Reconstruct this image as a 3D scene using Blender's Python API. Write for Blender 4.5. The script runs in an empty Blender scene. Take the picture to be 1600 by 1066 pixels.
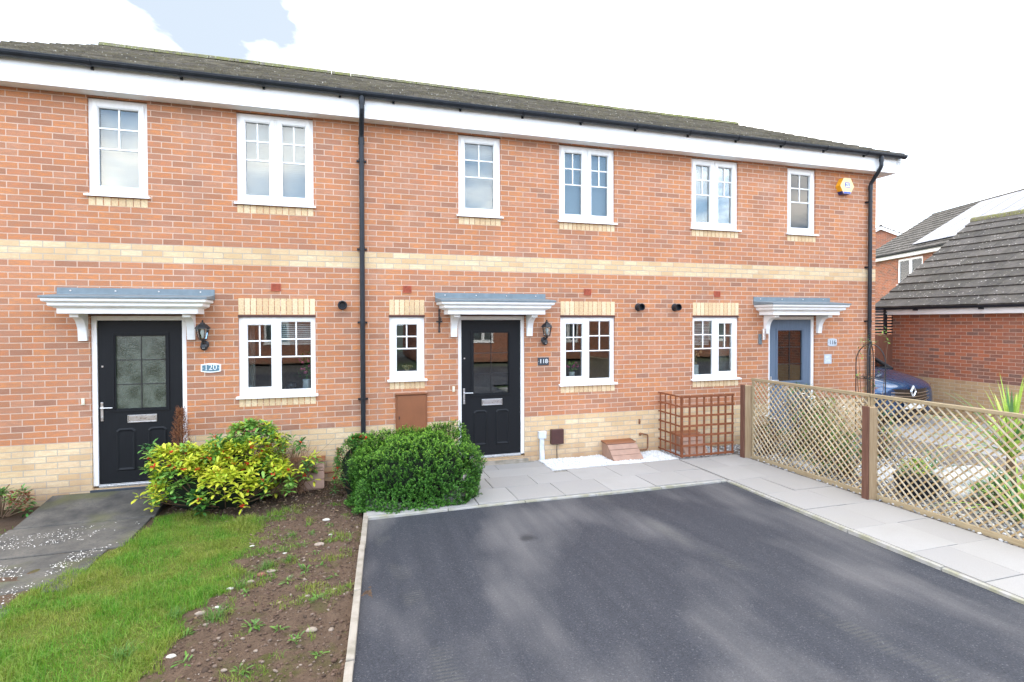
import bpy, math, random
import numpy as np
from mathutils import Vector, Matrix
R = math.radians
rnd = random.Random(7)
rng = np.random.default_rng(11)
SC = bpy.context.scene
COL = SC.collection
# ------------------------------------------------------------------ helpers
def tag(o, label=None, cat=None, group=None, kind=None):
    if label: o['label'] = label
    if cat: o['category'] = cat
    if group: o['group'] = group
    if kind: o['kind'] = kind
    return o
OFF = {}
def offset_of(p):
    v = Vector((0, 0, 0))
    while p is not None:
        v += OFF.get(p, Vector((0, 0, 0))); p = p.parent
    return v
def empty(name, loc, label=None, cat=None, group=None):
    o = bpy.data.objects.new(name, None); COL.objects.link(o)
    o.location = loc; o.empty_display_size = .2
    OFF[o] = Vector(loc)
    return tag(o, label, cat, group)
class MB:
    def __init__(s, T=None): s.v = []; s.f = []; s.T = T
    def add(s, vs, fs):
        n = len(s.v)
        if s.T is not None: vs = [tuple(s.T @ Vector(p)) for p in vs]
        s.v += [tuple(p) for p in vs]; s.f += [tuple(i + n for i in f) for f in fs]
        return s
    def box(s, x0, x1, y0, y1, z0, z1):
        return s.add([(x0,y0,z0),(x1,y0,z0),(x1,y1,z0),(x0,y1,z0),(x0,y0,z1),(x1,y0,z1),(x1,y1,z1),(x0,y1,z1)],
              [(0,3,2,1),(4,5,6,7),(0,1,5,4),(1,2,6,5),(2,3,7,6),(3,0,4,7)])
    def quad(s, a, b, c, d): return s.add([a,b,c,d], [(0,1,2,3)])
    def prism(s, poly, d, axis='x'):
        # poly: list of 2D points in the plane normal to axis, d=(a,b) extents
        n = len(poly)
        def P(p, t): return {'x': (t,p[0],p[1]), 'y': (p[0],t,p[1]), 'z': (p[0],p[1],t)}[axis]
        vs = [P(p, d[0]) for p in poly] + [P(p, d[1]) for p in poly]
        return s.add(vs, [tuple(range(n))[::-1], tuple(range(n, 2*n))] + [(i,(i+1)%n,n+(i+1)%n,n+i) for i in range(n)])
    def tube(s, pts, r, n=10, cap=True):
        pts = [Vector(p) for p in pts]; rs = r if isinstance(r, (list, tuple)) else [r]*len(pts)
        vs = []; fs = []; up0 = None
        for i, p in enumerate(pts):
            d = (pts[min(i+1,len(pts)-1)] - pts[max(i-1,0)]).normalized()
            if up0 is None: up0 = Vector((0,0,1)) if abs(d.z) < .9 else Vector((1,0,0))
            a = d.cross(up0)
            if a.length < 1e-4: a = d.cross(Vector((0.3,1,0)))
            a.normalize(); b = a.cross(d).normalized(); up0 = b
            for k in range(n):
                t = 2*math.pi*k/n
                vs.append(p + (a*math.cos(t) + b*math.sin(t))*rs[i])
        for i in range(len(pts)-1):
            for k in range(n):
                fs.append((i*n+k, i*n+(k+1)%n, (i+1)*n+(k+1)%n, (i+1)*n+k))
        if cap: fs.append(tuple(range(n))[::-1]); fs.append(tuple((len(pts)-1)*n+k for k in range(n)))
        return s.add(vs, fs)
    def cyl(s, c, r, h, axis='z', n=24, r2=None):
        c = Vector(c); d = {'x':Vector((1,0,0)),'y':Vector((0,1,0)),'z':Vector((0,0,1))}[axis]
        return s.tube([c, c+d*h], [r, r if r2 is None else r2], n)
    def lathe(s, c, prof, n=20):
        vs = []; fs = []
        for r, z in prof:
            for k in range(n):
                t = 2*math.pi*k/n; vs.append((c[0]+r*math.cos(t), c[1]+r*math.sin(t), c[2]+z))
        m = len(prof)
        for i in range(m-1):
            for k in range(n): fs.append((i*n+k, i*n+(k+1)%n, (i+1)*n+(k+1)%n, (i+1)*n+k))
        fs.append(tuple(range(n))[::-1]); fs.append(tuple((m-1)*n+k for k in range(n)))
        return s.add(vs, fs)
    def blob(s, c, r, seed=0, n=7, m=5, sz=(1,1,1), amp=.2):
        q = random.Random(seed); vs = []; fs = []
        vs.append((c[0],c[1],c[2]-r*sz[2]))
        for i in range(1, m):
            ph = math.pi*i/m
            for k in range(n):
                t = 2*math.pi*k/n; a = 1 + q.uniform(-amp, amp)
                vs.append((c[0]+r*sz[0]*a*math.sin(ph)*math.cos(t), c[1]+r*sz[1]*a*math.sin(ph)*math.sin(t), c[2]-r*sz[2]*math.cos(ph)*a))
        vs.append((c[0],c[1],c[2]+r*sz[2])); top = len(vs)-1
        for k in range(n): fs.append((0, 1+(k+1)%n, 1+k)); fs.append((top, 1+(m-2)*n+k, 1+(m-2)*n+(k+1)%n))
        for i in range(m-2):
            for k in range(n): a = 1+i*n+k; b = 1+i*n+(k+1)%n; fs.append((a, b, b+n, a+n))
        return s.add(vs, fs)
    def build(s, name, mat, parent=None, smooth=False, bevel=0, auto=None, sub=0):
        me = bpy.data.meshes.new(name)
        o0 = offset_of(parent) if parent else Vector((0,0,0))
        me.from_pydata([(p[0]-o0.x, p[1]-o0.y, p[2]-o0.z) for p in s.v], [], s.f)
        me.materials.append(mat)
        o = bpy.data.objects.new(name, me); COL.objects.link(o)
        if parent: o.parent = parent
        if smooth: me.polygons.foreach_set('use_smooth', [True]*len(me.polygons))
        me.update()
        if sub:
            md = o.modifiers.new('s','SUBSURF'); md.levels = sub; md.render_levels = sub
        if bevel:
            md = o.modifiers.new('b','BEVEL'); md.width = bevel; md.segments = 2; md.limit_method = 'ANGLE'; md.angle_limit = R(40); md.harden_normals = False
        return o
def np_mesh(name, V, F, mat, parent=None):
    me = bpy.data.meshes.new(name)
    V = np.asarray(V, dtype=np.float32).reshape(-1,3).copy(); F = np.asarray(F, dtype=np.int32)
    if parent: V -= np.array(offset_of(parent), dtype=np.float32)
    k = F.shape[1]; n = F.shape[0]
    me.vertices.add(len(V)); me.vertices.foreach_set('co', V.ravel())
    me.loops.add(n*k); me.loops.foreach_set('vertex_index', F.ravel())
    me.polygons.add(n); me.polygons.foreach_set('loop_start', np.arange(0, n*k, k, dtype=np.int32))
    me.polygons.foreach_set('loop_total', np.full(n, k, dtype=np.int32))
    me.update(calc_edges=True); me.materials.append(mat)
    o = bpy.data.objects.new(name, me); COL.objects.link(o)
    if parent: o.parent = parent
    return o
def unit(a): return a/np.maximum(np.linalg.norm(a, axis=1, keepdims=True), 1e-9)
def leaf_arrays(P, D, N, L, W, fold=.25, droop=.15):
    """elliptical folded leaves: 6 verts, 4 tris+2"""
    D = unit(D); S = unit(np.cross(D, N)); N = unit(np.cross(S, D))
    L = np.asarray(L)[:,None]; W = np.asarray(W)[:,None]
    b = P; t = P + D*L - N*L*droop
    m = P + D*L*.55 - N*W*fold*.3
    l1 = P + D*L*.36 + S*W*.36 + N*W*fold; r1 = P + D*L*.36 - S*W*.36 + N*W*fold
    l2 = P + D*L*.76 + S*W*.47 + N*W*fold*.6 - N*L*droop*.5; r2 = P + D*L*.76 - S*W*.47 + N*W*fold*.6 - N*L*droop*.5
    V = np.stack([b,l1,l2,t,r2,r1,m], axis=1)
    n = len(P); base = (np.arange(n)*7)[:,None,None]
    T = np.array([[0,6,1],[1,6,2],[2,6,3],[3,6,4],[4,6,5],[5,6,0]])[None]
    return V.reshape(-1,3), (base+T).reshape(-1,3)
def small_leaf_arrays(P, D, N, L, W):
    D = unit(D); S = unit(np.cross(D, N)); N = unit(np.cross(S, D))
    L = np.asarray(L)[:,None]; W = np.asarray(W)[:,None]
    V = np.stack([P, P+D*L*.5+S*W*.5+N*W*.2, P+D*L, P+D*L*.5-S*W*.5+N*W*.2], axis=1)
    n = len(P); base = (np.arange(n)*4)[:,None,None]
    T = np.array([[0,2,1],[0,3,2]])[None]
    return V.reshape(-1,3), (base+T).reshape(-1,3)
def rand_dirs(n, up=0.):
    d = rng.normal(size=(n,3)); d[:,2] += up
    return unit(d)
# ------------------------------------------------------------------ node helpers
class NT:
    def __init__(s, name):
        s.m = bpy.data.materials.new(name); s.m.use_nodes = True
        s.t = s.m.node_tree; s.t.nodes.clear()
        s.out = s.t.nodes.new('ShaderNodeOutputMaterial')
    def n(s, ty, **kw):
        x = s.t.nodes.new(ty)
        for k, v in kw.items(): setattr(x, k, v)
        return x
    def l(s, a, b): s.t.links.new(a, b)
    def setv(s, sock, v):
        if isinstance(v, bpy.types.NodeSocket): s.l(v, sock)
        elif isinstance(v, (tuple, list)) and len(v) == 3 and sock.type == 'RGBA': sock.default_value = (*v, 1)
        else: sock.default_value = v
    def pos(s): return s.n('ShaderNodeNewGeometry').outputs['Position']
    def rand(s): return s.n('ShaderNodeNewGeometry').outputs['Random Per Island']
    def noise(s, scale, detail=3, vec=None, rough=.55, out='Fac', dist=0):
        x = s.n('ShaderNodeTexNoise'); x.inputs['Scale'].default_value = scale; x.inputs['Detail'].default_value = detail
        x.inputs['Roughness'].default_value = rough; x.inputs['Distortion'].default_value = dist
        s.l(vec if vec is not None else s.pos(), x.inputs['Vector']); return x.outputs[out]
    def math(s, op, a, b=0., c=0., clamp=False):
        x = s.n('ShaderNodeMath', operation=op); x.use_clamp = clamp
        s.setv(x.inputs[0], a); s.setv(x.inputs[1], b)
        if op in ('MULTIPLY_ADD','SMOOTH_MIN','COMPARE'): s.setv(x.inputs[2], c)
        return x.outputs[0]
    def mix(s, f, a, b, mode='MIX'):
        x = s.n('ShaderNodeMix', data_type='RGBA', blend_type=mode); x.clamp_factor = True
        s.setv(x.inputs[0], f); s.setv(x.inputs[6], a); s.setv(x.inputs[7], b); return x.outputs[2]
    def ramp(s, f, stops, interp='LINEAR'):
        x = s.n('ShaderNodeValToRGB'); cr = x.color_ramp; cr.interpolation = interp
        while len(cr.elements) < len(stops): cr.elements.new(.5)
        for e, (p, c) in zip(cr.elements, stops):
            e.position = p; e.color = (*c, 1) if isinstance(c, (tuple, list)) else (c, c, c, 1)
        s.setv(x.inputs[0], f); return x.outputs[0]
    def smap(s, vec, sc=(1,1,1), loc=(0,0,0), rot=(0,0,0)):
        x = s.n('ShaderNodeMapping'); x.inputs['Scale'].default_value = sc; x.inputs['Location'].default_value = loc
        x.inputs['Rotation'].default_value = rot; s.l(vec, x.inputs['Vector']); return x.outputs[0]
    def sep(s, v):
        x = s.n('ShaderNodeSeparateXYZ'); s.l(v, x.inputs[0]); return x.outputs
    def bump(s, h, strength=.3, dist=.01, normal=None):
        x = s.n('ShaderNodeBump'); x.inputs['Strength'].default_value = strength; x.inputs['Distance'].default_value = dist
        s.setv(x.inputs['Height'], h)
        if normal is not None: s.l(normal, x.inputs['Normal'])
        return x.outputs[0]
    def pbr(s, col, rough=.6, metal=0, nrm=None, spec=.5, trans=None, coat=0, sss=None):
        x = s.n('ShaderNodeBsdfPrincipled')
        s.setv(x.inputs['Base Color'], col); s.setv(x.inputs['Roughness'], rough); s.setv(x.inputs['Metallic'], metal)
        x.inputs['Specular IOR Level'].default_value = spec; x.inputs['Coat Weight'].default_value = coat
        if nrm is not None: s.l(nrm, x.inputs['Normal'])
        if trans:
            tr = s.n('ShaderNodeBsdfTranslucent'); s.setv(tr.inputs[0], col)
            mx = s.n('ShaderNodeMixShader'); mx.inputs[0].default_value = trans
            s.l(x.outputs[0], mx.inputs[1]); s.l(tr.outputs[0], mx.inputs[2]); s.l(mx.outputs[0], s.out.inputs[0])
        else: s.l(x.outputs[0], s.out.inputs[0])
        return s.m
def simple(name, col, rough=.5, metal=0, var=.12, nscale=18, bump=.0, bscale=120, spec=.5, coat=0):
    t = NT(name); f = t.noise(nscale, 4)
    dark = tuple(c*(1-var) for c in col); lite = tuple(min(1, c*(1+var)) for c in col)
    c = t.mix(t.ramp(f, [(.3,0.),(.7,1.)]), dark, lite)
    n = t.bump(t.noise(bscale, 3), .4, bump) if bump else None
    rr = t.math('MULTIPLY_ADD', t.noise(nscale*2.3, 3), .25, rough-.12)
    return t.pbr(c, rr, metal, n, spec, coat=coat)
# ------------------------------------------------------------------ brick
def brick_mat(name, reds, buffs, bands, mortar=(.62,.45,.35), rot=0., z0=.585, big=1.0, sat_noise=.56):
    t = NT(name); g = t.n('ShaderNodeNewGeometry')
    pos = t.smap(g.outputs['Position'], rot=(0,0,rot)) if rot else g.outputs['Position']
    vr = t.n('ShaderNodeVectorRotate', rotation_type='Z_AXIS'); t.l(g.outputs['Normal'], vr.inputs[0]); vr.inputs['Angle'].default_value = rot
    N = t.sep(vr.outputs[0]); P = t.sep(pos)
    fy = t.math('GREATER_THAN', t.math('ABSOLUTE', N[1]), .6)
    u = t.math('ADD', t.math('MULTIPLY', P[0], fy), t.math('MULTIPLY', P[1], t.math('SUBTRACT', 1., fy)))
    # slight waver of the joints
    wob = t.math('MULTIPLY', t.math('SUBTRACT', t.noise(9, 2), .5), .006)
    wob2 = t.math('MULTIPLY', t.math('SUBTRACT', t.noise(14, 2, t.smap(g.outputs['Position'], loc=(5,3,1))), .5), .006)
    cx = t.n('ShaderNodeCombineXYZ'); t.l(t.math('ADD', t.math('ADD', u, 40.), wob), cx.inputs[0])
    t.l(t.math('ADD', t.math('SUBTRACT', P[2], z0-7.5), wob2), cx.inputs[1])
    b = t.n('ShaderNodeTexBrick'); t.l(cx.outputs[0], b.inputs['Vector'])
    for k, v in (('Scale',1.),('Mortar Size',.0056),('Mortar Smooth',.12),('Bias',0.),('Brick Width',.225),('Row Height',.075)): b.inputs[k].default_value = v
    b.inputs['Color1'].default_value = (0,0,0,1); b.inputs['Color2'].default_value = (1,1,1,1); b.inputs['Mortar'].default_value = (0.5,0.5,0.5,1)
    r = t.sep(b.outputs['Color'])[0]
    red = t.ramp(r, [(i/(len(reds)-1), c) for i, c in enumerate(reds)])
    buf = t.ramp(r, [(i/(len(buffs)-1), c) for i, c in enumerate(buffs)])
    # creased / smoked face pattern inside each brick
    streak = t.noise(34, 4, t.smap(g.outputs['Position'], sc=(.35,.35,1.3)), .6)
    sm = t.ramp(streak, [(.40,0.),(.58,1.)])
    red = t.mix(t.math('MULTIPLY', sm, sat_noise), red, (.38,.205,.135))
    buf = t.mix(t.math('MULTIPLY', sm, .35), buf, (.60,.36,.20))
    fine = t.noise(160, 3); big_n = t.noise(.9, 3)
    m = None
    for a, c in bands:
        k = t.math('MULTIPLY', t.math('GREATER_THAN', P[2], a), t.math('LESS_THAN', P[2], c))
        m = k if m is None else t.math('MAXIMUM', m, k)
    col = t.mix(m, red, buf)
    mort = t.mix(m, mortar, (.50,.42,.33))
    col = t.mix(b.outputs['Fac'], col, mort)
    col = t.mix(1., col, t.ramp(fine, [(.3,(.76,)*3),(.7,(1.20,)*3)]), 'MULTIPLY')
    col = t.mix(1., col, t.ramp(big_n, [(.3,(.90,.89,.88)),(.7,(1.08,1.08,1.08))]), 'MULTIPLY')
    stain = t.ramp(t.noise(1., 4, t.smap(g.outputs['Position'], sc=(3.2,3.2,.35)), .65), [(.50,0.),(.75,1.)])
    col = t.mix(t.math('MULTIPLY', stain, .22), col, (.30,.22,.18))
    effl = t.ramp(t.noise(1.7, 5, t.smap(g.outputs['Position'], loc=(4,1,9)), .7), [(.56,0.),(.74,1.)])
    col = t.mix(t.math('MULTIPLY', effl, .12), col, (.74,.62,.52))
    # dirt splash at the foot of the wall
    foot = t.math('MULTIPLY', t.ramp(t.math('ADD', P[2], t.math('MULTIPLY', t.noise(5,3), .25)), [(.0,1.),(.30,0.)]), .55)
    col = t.mix(foot, col, (.27,.16,.10))
    h = t.math('ADD', t.math('MULTIPLY', t.math('SUBTRACT', 1., b.outputs['Fac']), 1.), t.math('MULTIPLY', t.noise(70, 4), .5))
    return t.pbr(col, .88, 0, t.bump(h, .75, .006), .12)
REDS = [(.32,.158,.104),(.49,.202,.094),(.56,.222,.096),(.60,.248,.104),(.53,.204,.096),(.55,.258,.145),(.42,.186,.110)]
BUFS = [(.64,.47,.265),(.73,.56,.345),(.60,.41,.225),(.77,.62,.405),(.69,.51,.295)]
M = {}
M['brick'] = brick_mat('brick', REDS, BUFS, [(-1,.585),(2.76,2.985)])
REDG = [(.20,.10,.075),(.38,.12,.06),(.44,.135,.065),(.17,.10,.085),(.36,.115,.065),(.46,.15,.075),(.26,.11,.08)]
M['brick_garage'] = brick_mat('brick_garage', REDG, [(.42,.30,.17),(.48,.34,.19),(.38,.25,.14)], [(-1,.735)], (.50,.33,.25), z0=.735, sat_noise=.3)
M['brick_far'] = brick_mat('brick_far', REDG, BUFS, [(-2,-1)], (.45,.32,.26), rot=R(111.6))
def island_mat(name, cols, rough=.85, bump=.004, nsc=60, trans=None, spec=.3, big=None, bigs=2., huge=0):
    t = NT(name); r = t.rand()
    c = t.ramp(r, [(i/max(1,len(cols)-1), k) for i, k in enumerate(cols)])
    if big: c = t.mix(t.ramp(t.noise(bigs, 3), [(.42,0.),(.60,1.)]), c, t.ramp(r, [(i/max(1,len(big)-1), k) for i, k in enumerate(big)]))
    c = t.mix(1., c, t.ramp(t.noise(nsc, 3), [(.3,(.85,)*3),(.7,(1.13,)*3)]), 'MULTIPLY')
    n = t.bump(t.noise(nsc*1.6, 3), .5, bump) if bump else None
    return t.pbr(c, rough, 0, n, spec, trans=trans)
M['soldier'] = island_mat('buff_soldier', BUFS, .88, .004, 50)
t = NT('mortar'); M['mortar'] = t.pbr(t.mix(t.noise(30,3), (.50,.42,.33), (.60,.52,.42)), .9, 0, t.bump(t.noise(200,3), .5, .003), .2)
t = NT('upvc'); p = t.pos(); z = t.sep(p)[2]
M['upvc'] = t.pbr(t.mix(t.ramp(t.noise(7,4,t.smap(p,sc=(3,3,.6))), [(.45,0.),(.8,1.)]), (.90,.89,.88), (.84,.83,.81)), .32, 0, None, .5)
t = NT('painted_timber'); p = t.pos()
M['fascia'] = t.pbr(t.mix(t.ramp(t.noise(5,5,t.smap(p,sc=(1,1,3))), [(.45,0.),(.85,1.)]), (.88,.87,.86), (.78,.76,.73)), .5, 0, t.bump(t.noise(60,3,t.smap(p,sc=(.1,1,1))), .25, .002))
M['black_plastic'] = simple('black_plastic', (.016,.019,.025), .38, 0, .25, 9, spec=.35)
M['black_iron'] = simple('black_iron', (.02,.021,.024), .42, 0, .3, 30)
M['lead'] = simple('lead_grey', (.17,.215,.24), .5, 0, .12, 10, .002, 40)
M['chrome'] = simple('brushed_metal', (.72,.72,.72), .3, 1, .06)
M['white_metal'] = simple('white_lettering', (.85,.86,.86), .5)
M['slate_plate'] = simple('slate_plate', (.035,.045,.06), .45, bump=.001)
M['blue_plate'] = simple('blue_grey_plate', (.10,.20,.26), .35)
M['silver_plate'] = simple('silver_plate', (.50,.55,.60), .45)
M['terracotta'] = simple('vent_red', (.40,.085,.04), .6, 0, .2, 30)
M['meter_brown'] = simple('meter_brown', (.235,.085,.035), .5, 0, .12, 4, .001, 60)
M['dark_brown'] = simple('dark_brown_plastic', (.07,.028,.025), .4)
M['pipe_rust'] = simple('rusty_copper', (.23,.10,.05), .6, .3, .4, 40)
M['gasbox'] = simple('gas_box_brown', (.36,.22,.16), .55, 0, .12, 12)
M['grey_pvc'] = simple('grey_conduit', (.60,.64,.68), .45)
M['cream'] = simple('cream_plastic', (.72,.66,.5), .4)
M['yellow'] = simple('alarm_yellow', (.90,.42,.02), .4); M['yellow_face'] = simple('alarm_face', (.95,.62,.28), .4)
M['alarm_blue'] = simple('alarm_blue', (.02,.03,.16), .3); M['logo_blue'] = simple('logo_blue', (.03,.09,.42), .4)
def door_mat(name, col, rough=.38):
    t = NT(name); g = t.noise(55, 4, t.smap(t.pos(), sc=(1,1,.07)), .6)
    return t.pbr(t.mix(g, tuple(c*.8 for c in col), tuple(c*1.25 for c in col)), t.math('MULTIPLY_ADD', g, .25, rough-.1), 0, t.bump(g, .35, .002), .22)
M['door_black'] = door_mat('door_black', (.009,.010,.012), .45); M['door_grey'] = door_mat('door_grey', (.125,.165,.225), .5)
M['lead_strip'] = simple('lead_strip', (.02,.02,.022), .4)
def glass_mat(name, refl=.22, tint=(.9,.95,.95), ripple=0.):
    t = NT(name); fr = t.n('ShaderNodeFresnel'); fr.inputs[0].default_value = 1.5
    n = None
    wav = t.bump(t.noise(1.3, 1), .05, .02) if not ripple else t.bump(t.noise(90,3), .5, ripple)
    tr = t.n('ShaderNodeBsdfTransparent'); tr.inputs[0].default_value = (*tint, 1)
    gl = t.n('ShaderNodeBsdfGlossy'); gl.inputs['Roughness'].default_value = .0 if not ripple else .12; t.l(wav, gl.inputs['Normal'])
    mx = t.n('ShaderNodeMixShader'); t.l(t.math('ADD', fr.outputs[0], refl, clamp=True), mx.inputs[0])
    t.l(tr.outputs[0], mx.inputs[1]); t.l(gl.outputs[0], mx.inputs[2]); t.l(mx.outputs[0], t.out.inputs[0]); return t.m
M['glass'] = glass_mat('window_glass', .06); M['glass_up'] = glass_mat('upper_window_glass', .025)
M['glass_lamp'] = glass_mat('lamp_glass', .08)
M['glass_door'] = glass_mat('door_glass', .12, (.8,.85,.85))
t = NT('textured_door_glass'); nz = t.noise(7,3)
M['glass_frost'] = t.pbr(t.mix(t.ramp(nz,[(.35,0.),(.65,1.)]), (.025,.038,.022), (.085,.105,.08)), .16, 0, t.bump(t.noise(110,3), .8, .004), .9)
t = NT('blind'); zz = t.sep(t.pos())[2]
w = t.n('ShaderNodeTexWave', wave_type='BANDS', bands_direction='Z', wave_profile='SIN'); w.inputs['Scale'].default_value = 13.; t.l(t.pos(), w.inputs[0])
M['blind'] = t.pbr(t.mix(w.outputs['Fac'], (.34,.35,.37), (.26,.27,.29)), .7)
M['room'] = simple('room_wall', (.27,.23,.20), .9); M['room_dark'] = simple('room_dark', (.035,.032,.03), .9)
# roofs
def roof_mat(name, dark, lite, moss, mossamt, lich, lsc=55):
    t = NT(name); r = t.rand(); p = t.pos()
    c = t.mix(r, dark, lite)
    c = t.mix(t.ramp(t.noise(6,5,p,.65), [(.4,0.),(.7,.6)]), c, tuple(x*.55 for x in dark))
    xx = t.sep(p)[0]
    mo = t.math('MULTIPLY', t.ramp(t.math('ADD', t.noise(14,5,p,.7), t.math('MULTIPLY', t.noise(.8,2), .25)), [(.50,0.),(.72,1.)]), mossamt)
    c = t.mix(mo, c, t.mix(t.noise(40,3), moss, tuple(x*1.9 for x in moss)))
    v = t.n('ShaderNodeTexVoronoi'); v.inputs['Scale'].default_value = lsc*.5; t.l(p, v.inputs['Vector'])
    sp = t.math('MULTIPLY', t.ramp(v.outputs['Distance'], [(.16,1.),(.26,0.)]), t.ramp(t.noise(7,3), [(.50,0.),(.58,1.)]))
    c = t.mix(sp, c, lich)
    return t.pbr(c, .9, 0, t.bump(t.math('ADD', t.noise(60,5), mo), .7, .012), .2)
M['roof'] = roof_mat('roof_mossy', (.130,.115,.098), (.235,.208,.175), (.160,.140,.075), .38, (.48,.45,.40), 44)
M['roof_g'] = roof_mat('roof_grey', (.060,.056,.056), (.115,.105,.102), (.12,.11,.07), .2, (.45,.43,.40), 30)
M['ridge'] = roof_mat('ridge', (.15,.13,.11), (.22,.2,.17), (.12,.13,.03), .8, (.5,.48,.42))
t = NT('solar'); M['solar'] = t.pbr((.12,.135,.18), .3, 0, None, .15)
# ------------------------------------------------------------------ world, sun, camera
SUN_AZ, SUN_EL = R(30.3), R(21.)
W = bpy.data.worlds.new('World'); SC.world = W; W.use_nodes = True
nt = W.node_tree; nt.nodes.clear()
class WN(NT):
    def __init__(s): s.t = nt
wn = WN(); tc = wn.n('ShaderNodeTexCoord').outputs['Generated']
sky = wn.n('ShaderNodeTexSky', sky_type='NISHITA'); sky.sun_disc = False; sky.sun_elevation = SUN_EL; sky.sun_rotation = SUN_AZ; sky.air_density = 1.; sky.dust_density = 1.5
skyc = sky.outputs[0]
sx = wn.sep(tc)
zc = wn.math('ADD', wn.math('MAXIMUM', sx[2], 0.), .22)
cv = wn.n('ShaderNodeCombineXYZ'); wn.l(wn.math('DIVIDE', sx[0], zc), cv.inputs[0]); wn.l(wn.math('DIVIDE', sx[1], zc), cv.inputs[1])
cl = wn.noise(1.15, 7, wn.smap(cv.outputs[0], loc=(3.1,1.7,0)), .55, dist=.3)
# more blue above and behind the viewer, a bright white veil round the sun
bias = wn.math('MULTIPLY', sx[1], .09)
def dirmask(px, w0, w1):
    x = wn.n('ShaderNodeVectorMath', operation='DOT_PRODUCT'); nv = wn.n('ShaderNodeVectorMath', operation='NORMALIZE'); wn.l(tc, nv.inputs[0])
    wn.l(nv.outputs[0], x.inputs[0]); x.inputs[1].default_value = Vector(px).normalized(); return wn.ramp(x.outputs['Value'], [(w0,0.),(w1,1.)])
hole = dirmask((-.12,.83,.53), .962, .999)
cov = wn.math('ADD', wn.math('ADD', cl, bias), wn.math('MULTIPLY', hole, -.20))
mask = wn.ramp(cov, [(.41,0.),(.60,1.)])
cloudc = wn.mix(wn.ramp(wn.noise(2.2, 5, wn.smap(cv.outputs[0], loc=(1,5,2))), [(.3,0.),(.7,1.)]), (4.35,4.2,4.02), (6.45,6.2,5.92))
front = wn.ramp(wn.math('MULTIPLY', sx[1], -1.), [(.0,(1.,)*3),(.75,(1.75,1.70,1.62))])  # clouds behind the viewer brightened to throw added light on the house fronts
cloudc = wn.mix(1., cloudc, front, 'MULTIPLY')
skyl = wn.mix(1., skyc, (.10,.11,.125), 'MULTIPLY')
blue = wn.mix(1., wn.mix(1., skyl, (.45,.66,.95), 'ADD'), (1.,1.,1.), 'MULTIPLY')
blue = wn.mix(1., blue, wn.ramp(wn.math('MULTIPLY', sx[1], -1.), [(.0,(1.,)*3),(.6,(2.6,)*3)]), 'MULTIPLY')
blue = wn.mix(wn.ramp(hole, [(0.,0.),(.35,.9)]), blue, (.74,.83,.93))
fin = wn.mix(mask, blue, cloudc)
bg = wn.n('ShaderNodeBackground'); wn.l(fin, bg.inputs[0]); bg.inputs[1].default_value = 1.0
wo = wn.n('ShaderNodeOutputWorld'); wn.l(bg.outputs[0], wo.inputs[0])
ld = bpy.data.lights.new('sun', 'SUN'); ld.energy = 1.5; ld.angle = R(8); ld.color = (1,.95,.88)
lo = bpy.data.objects.new('sun', ld); COL.objects.link(lo)
dv = Vector((math.sin(SUN_AZ)*math.cos(SUN_EL), math.cos(SUN_AZ)*math.cos(SUN_EL), math.sin(SUN_EL)))
lo.rotation_euler = dv.to_track_quat('Z','Y').to_euler()
cam = bpy.data.cameras.new('camera'); co = bpy.data.objects.new('camera', cam); COL.objects.link(co); SC.camera = co
cam.sensor_width = 36; cam.lens = 865/1600*36; cam.shift_y = -15.4/1600; cam.clip_end = 2000; cam.clip_start = .05
co.matrix_world = Matrix.Translation((0,-7.88,2.01)) @ (Matrix.Rotation(R(-17.33),4,'Z') @ Matrix.Rotation(R(90-.9),4,'X') @ Matrix.Rotation(R(-.15),4,'Z'))
SC.view_settings.view_transform = 'Standard'; SC.view_settings.look = 'None'; SC.view_settings.exposure = 0
SC.render.resolution_x = 1024; SC.render.resolution_y = 682
# ------------------------------------------------------------------ text
def text(s, size, loc, mat, parent, ext=.002, rotz=0., name='number', bold=0.):
    c = bpy.data.curves.new('txt', 'FONT'); c.body = s; c.size = size; c.align_x = 'CENTER'; c.align_y = 'CENTER'; c.extrude = ext; c.offset = bold
    o = bpy.data.objects.new('txt', c); COL.objects.link(o)
    me = bpy.data.meshes.new_from_object(o.evaluated_get(bpy.context.evaluated_depsgraph_get()))
    bpy.data.objects.remove(o); me.name = name
    Tm = Matrix.Translation(Vector(loc) - offset_of(parent)) @ Matrix.Rotation(rotz,4,'Z') @ Matrix.Rotation(R(90),4,'X')
    me.transform(Tm); me.materials.clear(); me.materials.append(mat)
    o = bpy.data.objects.new(name, me); COL.objects.link(o); o.parent = parent; return o
# ------------------------------------------------------------------ building parts
def wall_cells(mb, x0, x1, z0, z1, ops, y=0., depth=.11):
    xs = sorted({x0, x1, *[o[0] for o in ops], *[o[1] for o in ops]}); zs = sorted({z0, z1, *[o[2] for o in ops], *[o[3] for o in ops]})
    for i in range(len(xs)-1):
        for j in range(len(zs)-1):
            cx, cz = (xs[i]+xs[i+1])/2, (zs[j]+zs[j+1])/2
            if any(o[0] < cx < o[1] and o[2] < cz < o[3] for o in ops): continue
            mb.quad((xs[i],y,zs[j]),(xs[i+1],y,zs[j]),(xs[i+1],y,zs[j+1]),(xs[i],y,zs[j+1]))
    for a, b, c, d in ops:
        mb.quad((a,y,c),(a,y,d),(a,y+depth,d),(a,y+depth,c)); mb.quad((b,y,d),(b,y,c),(b,y+depth,c),(b,y+depth,d))
        mb.quad((a,y,d),(b,y,d),(b,y+depth,d),(a,y+depth,d)); mb.quad((a,y,c),(a,y+depth,c),(b,y+depth,c),(b,y,c))
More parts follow.
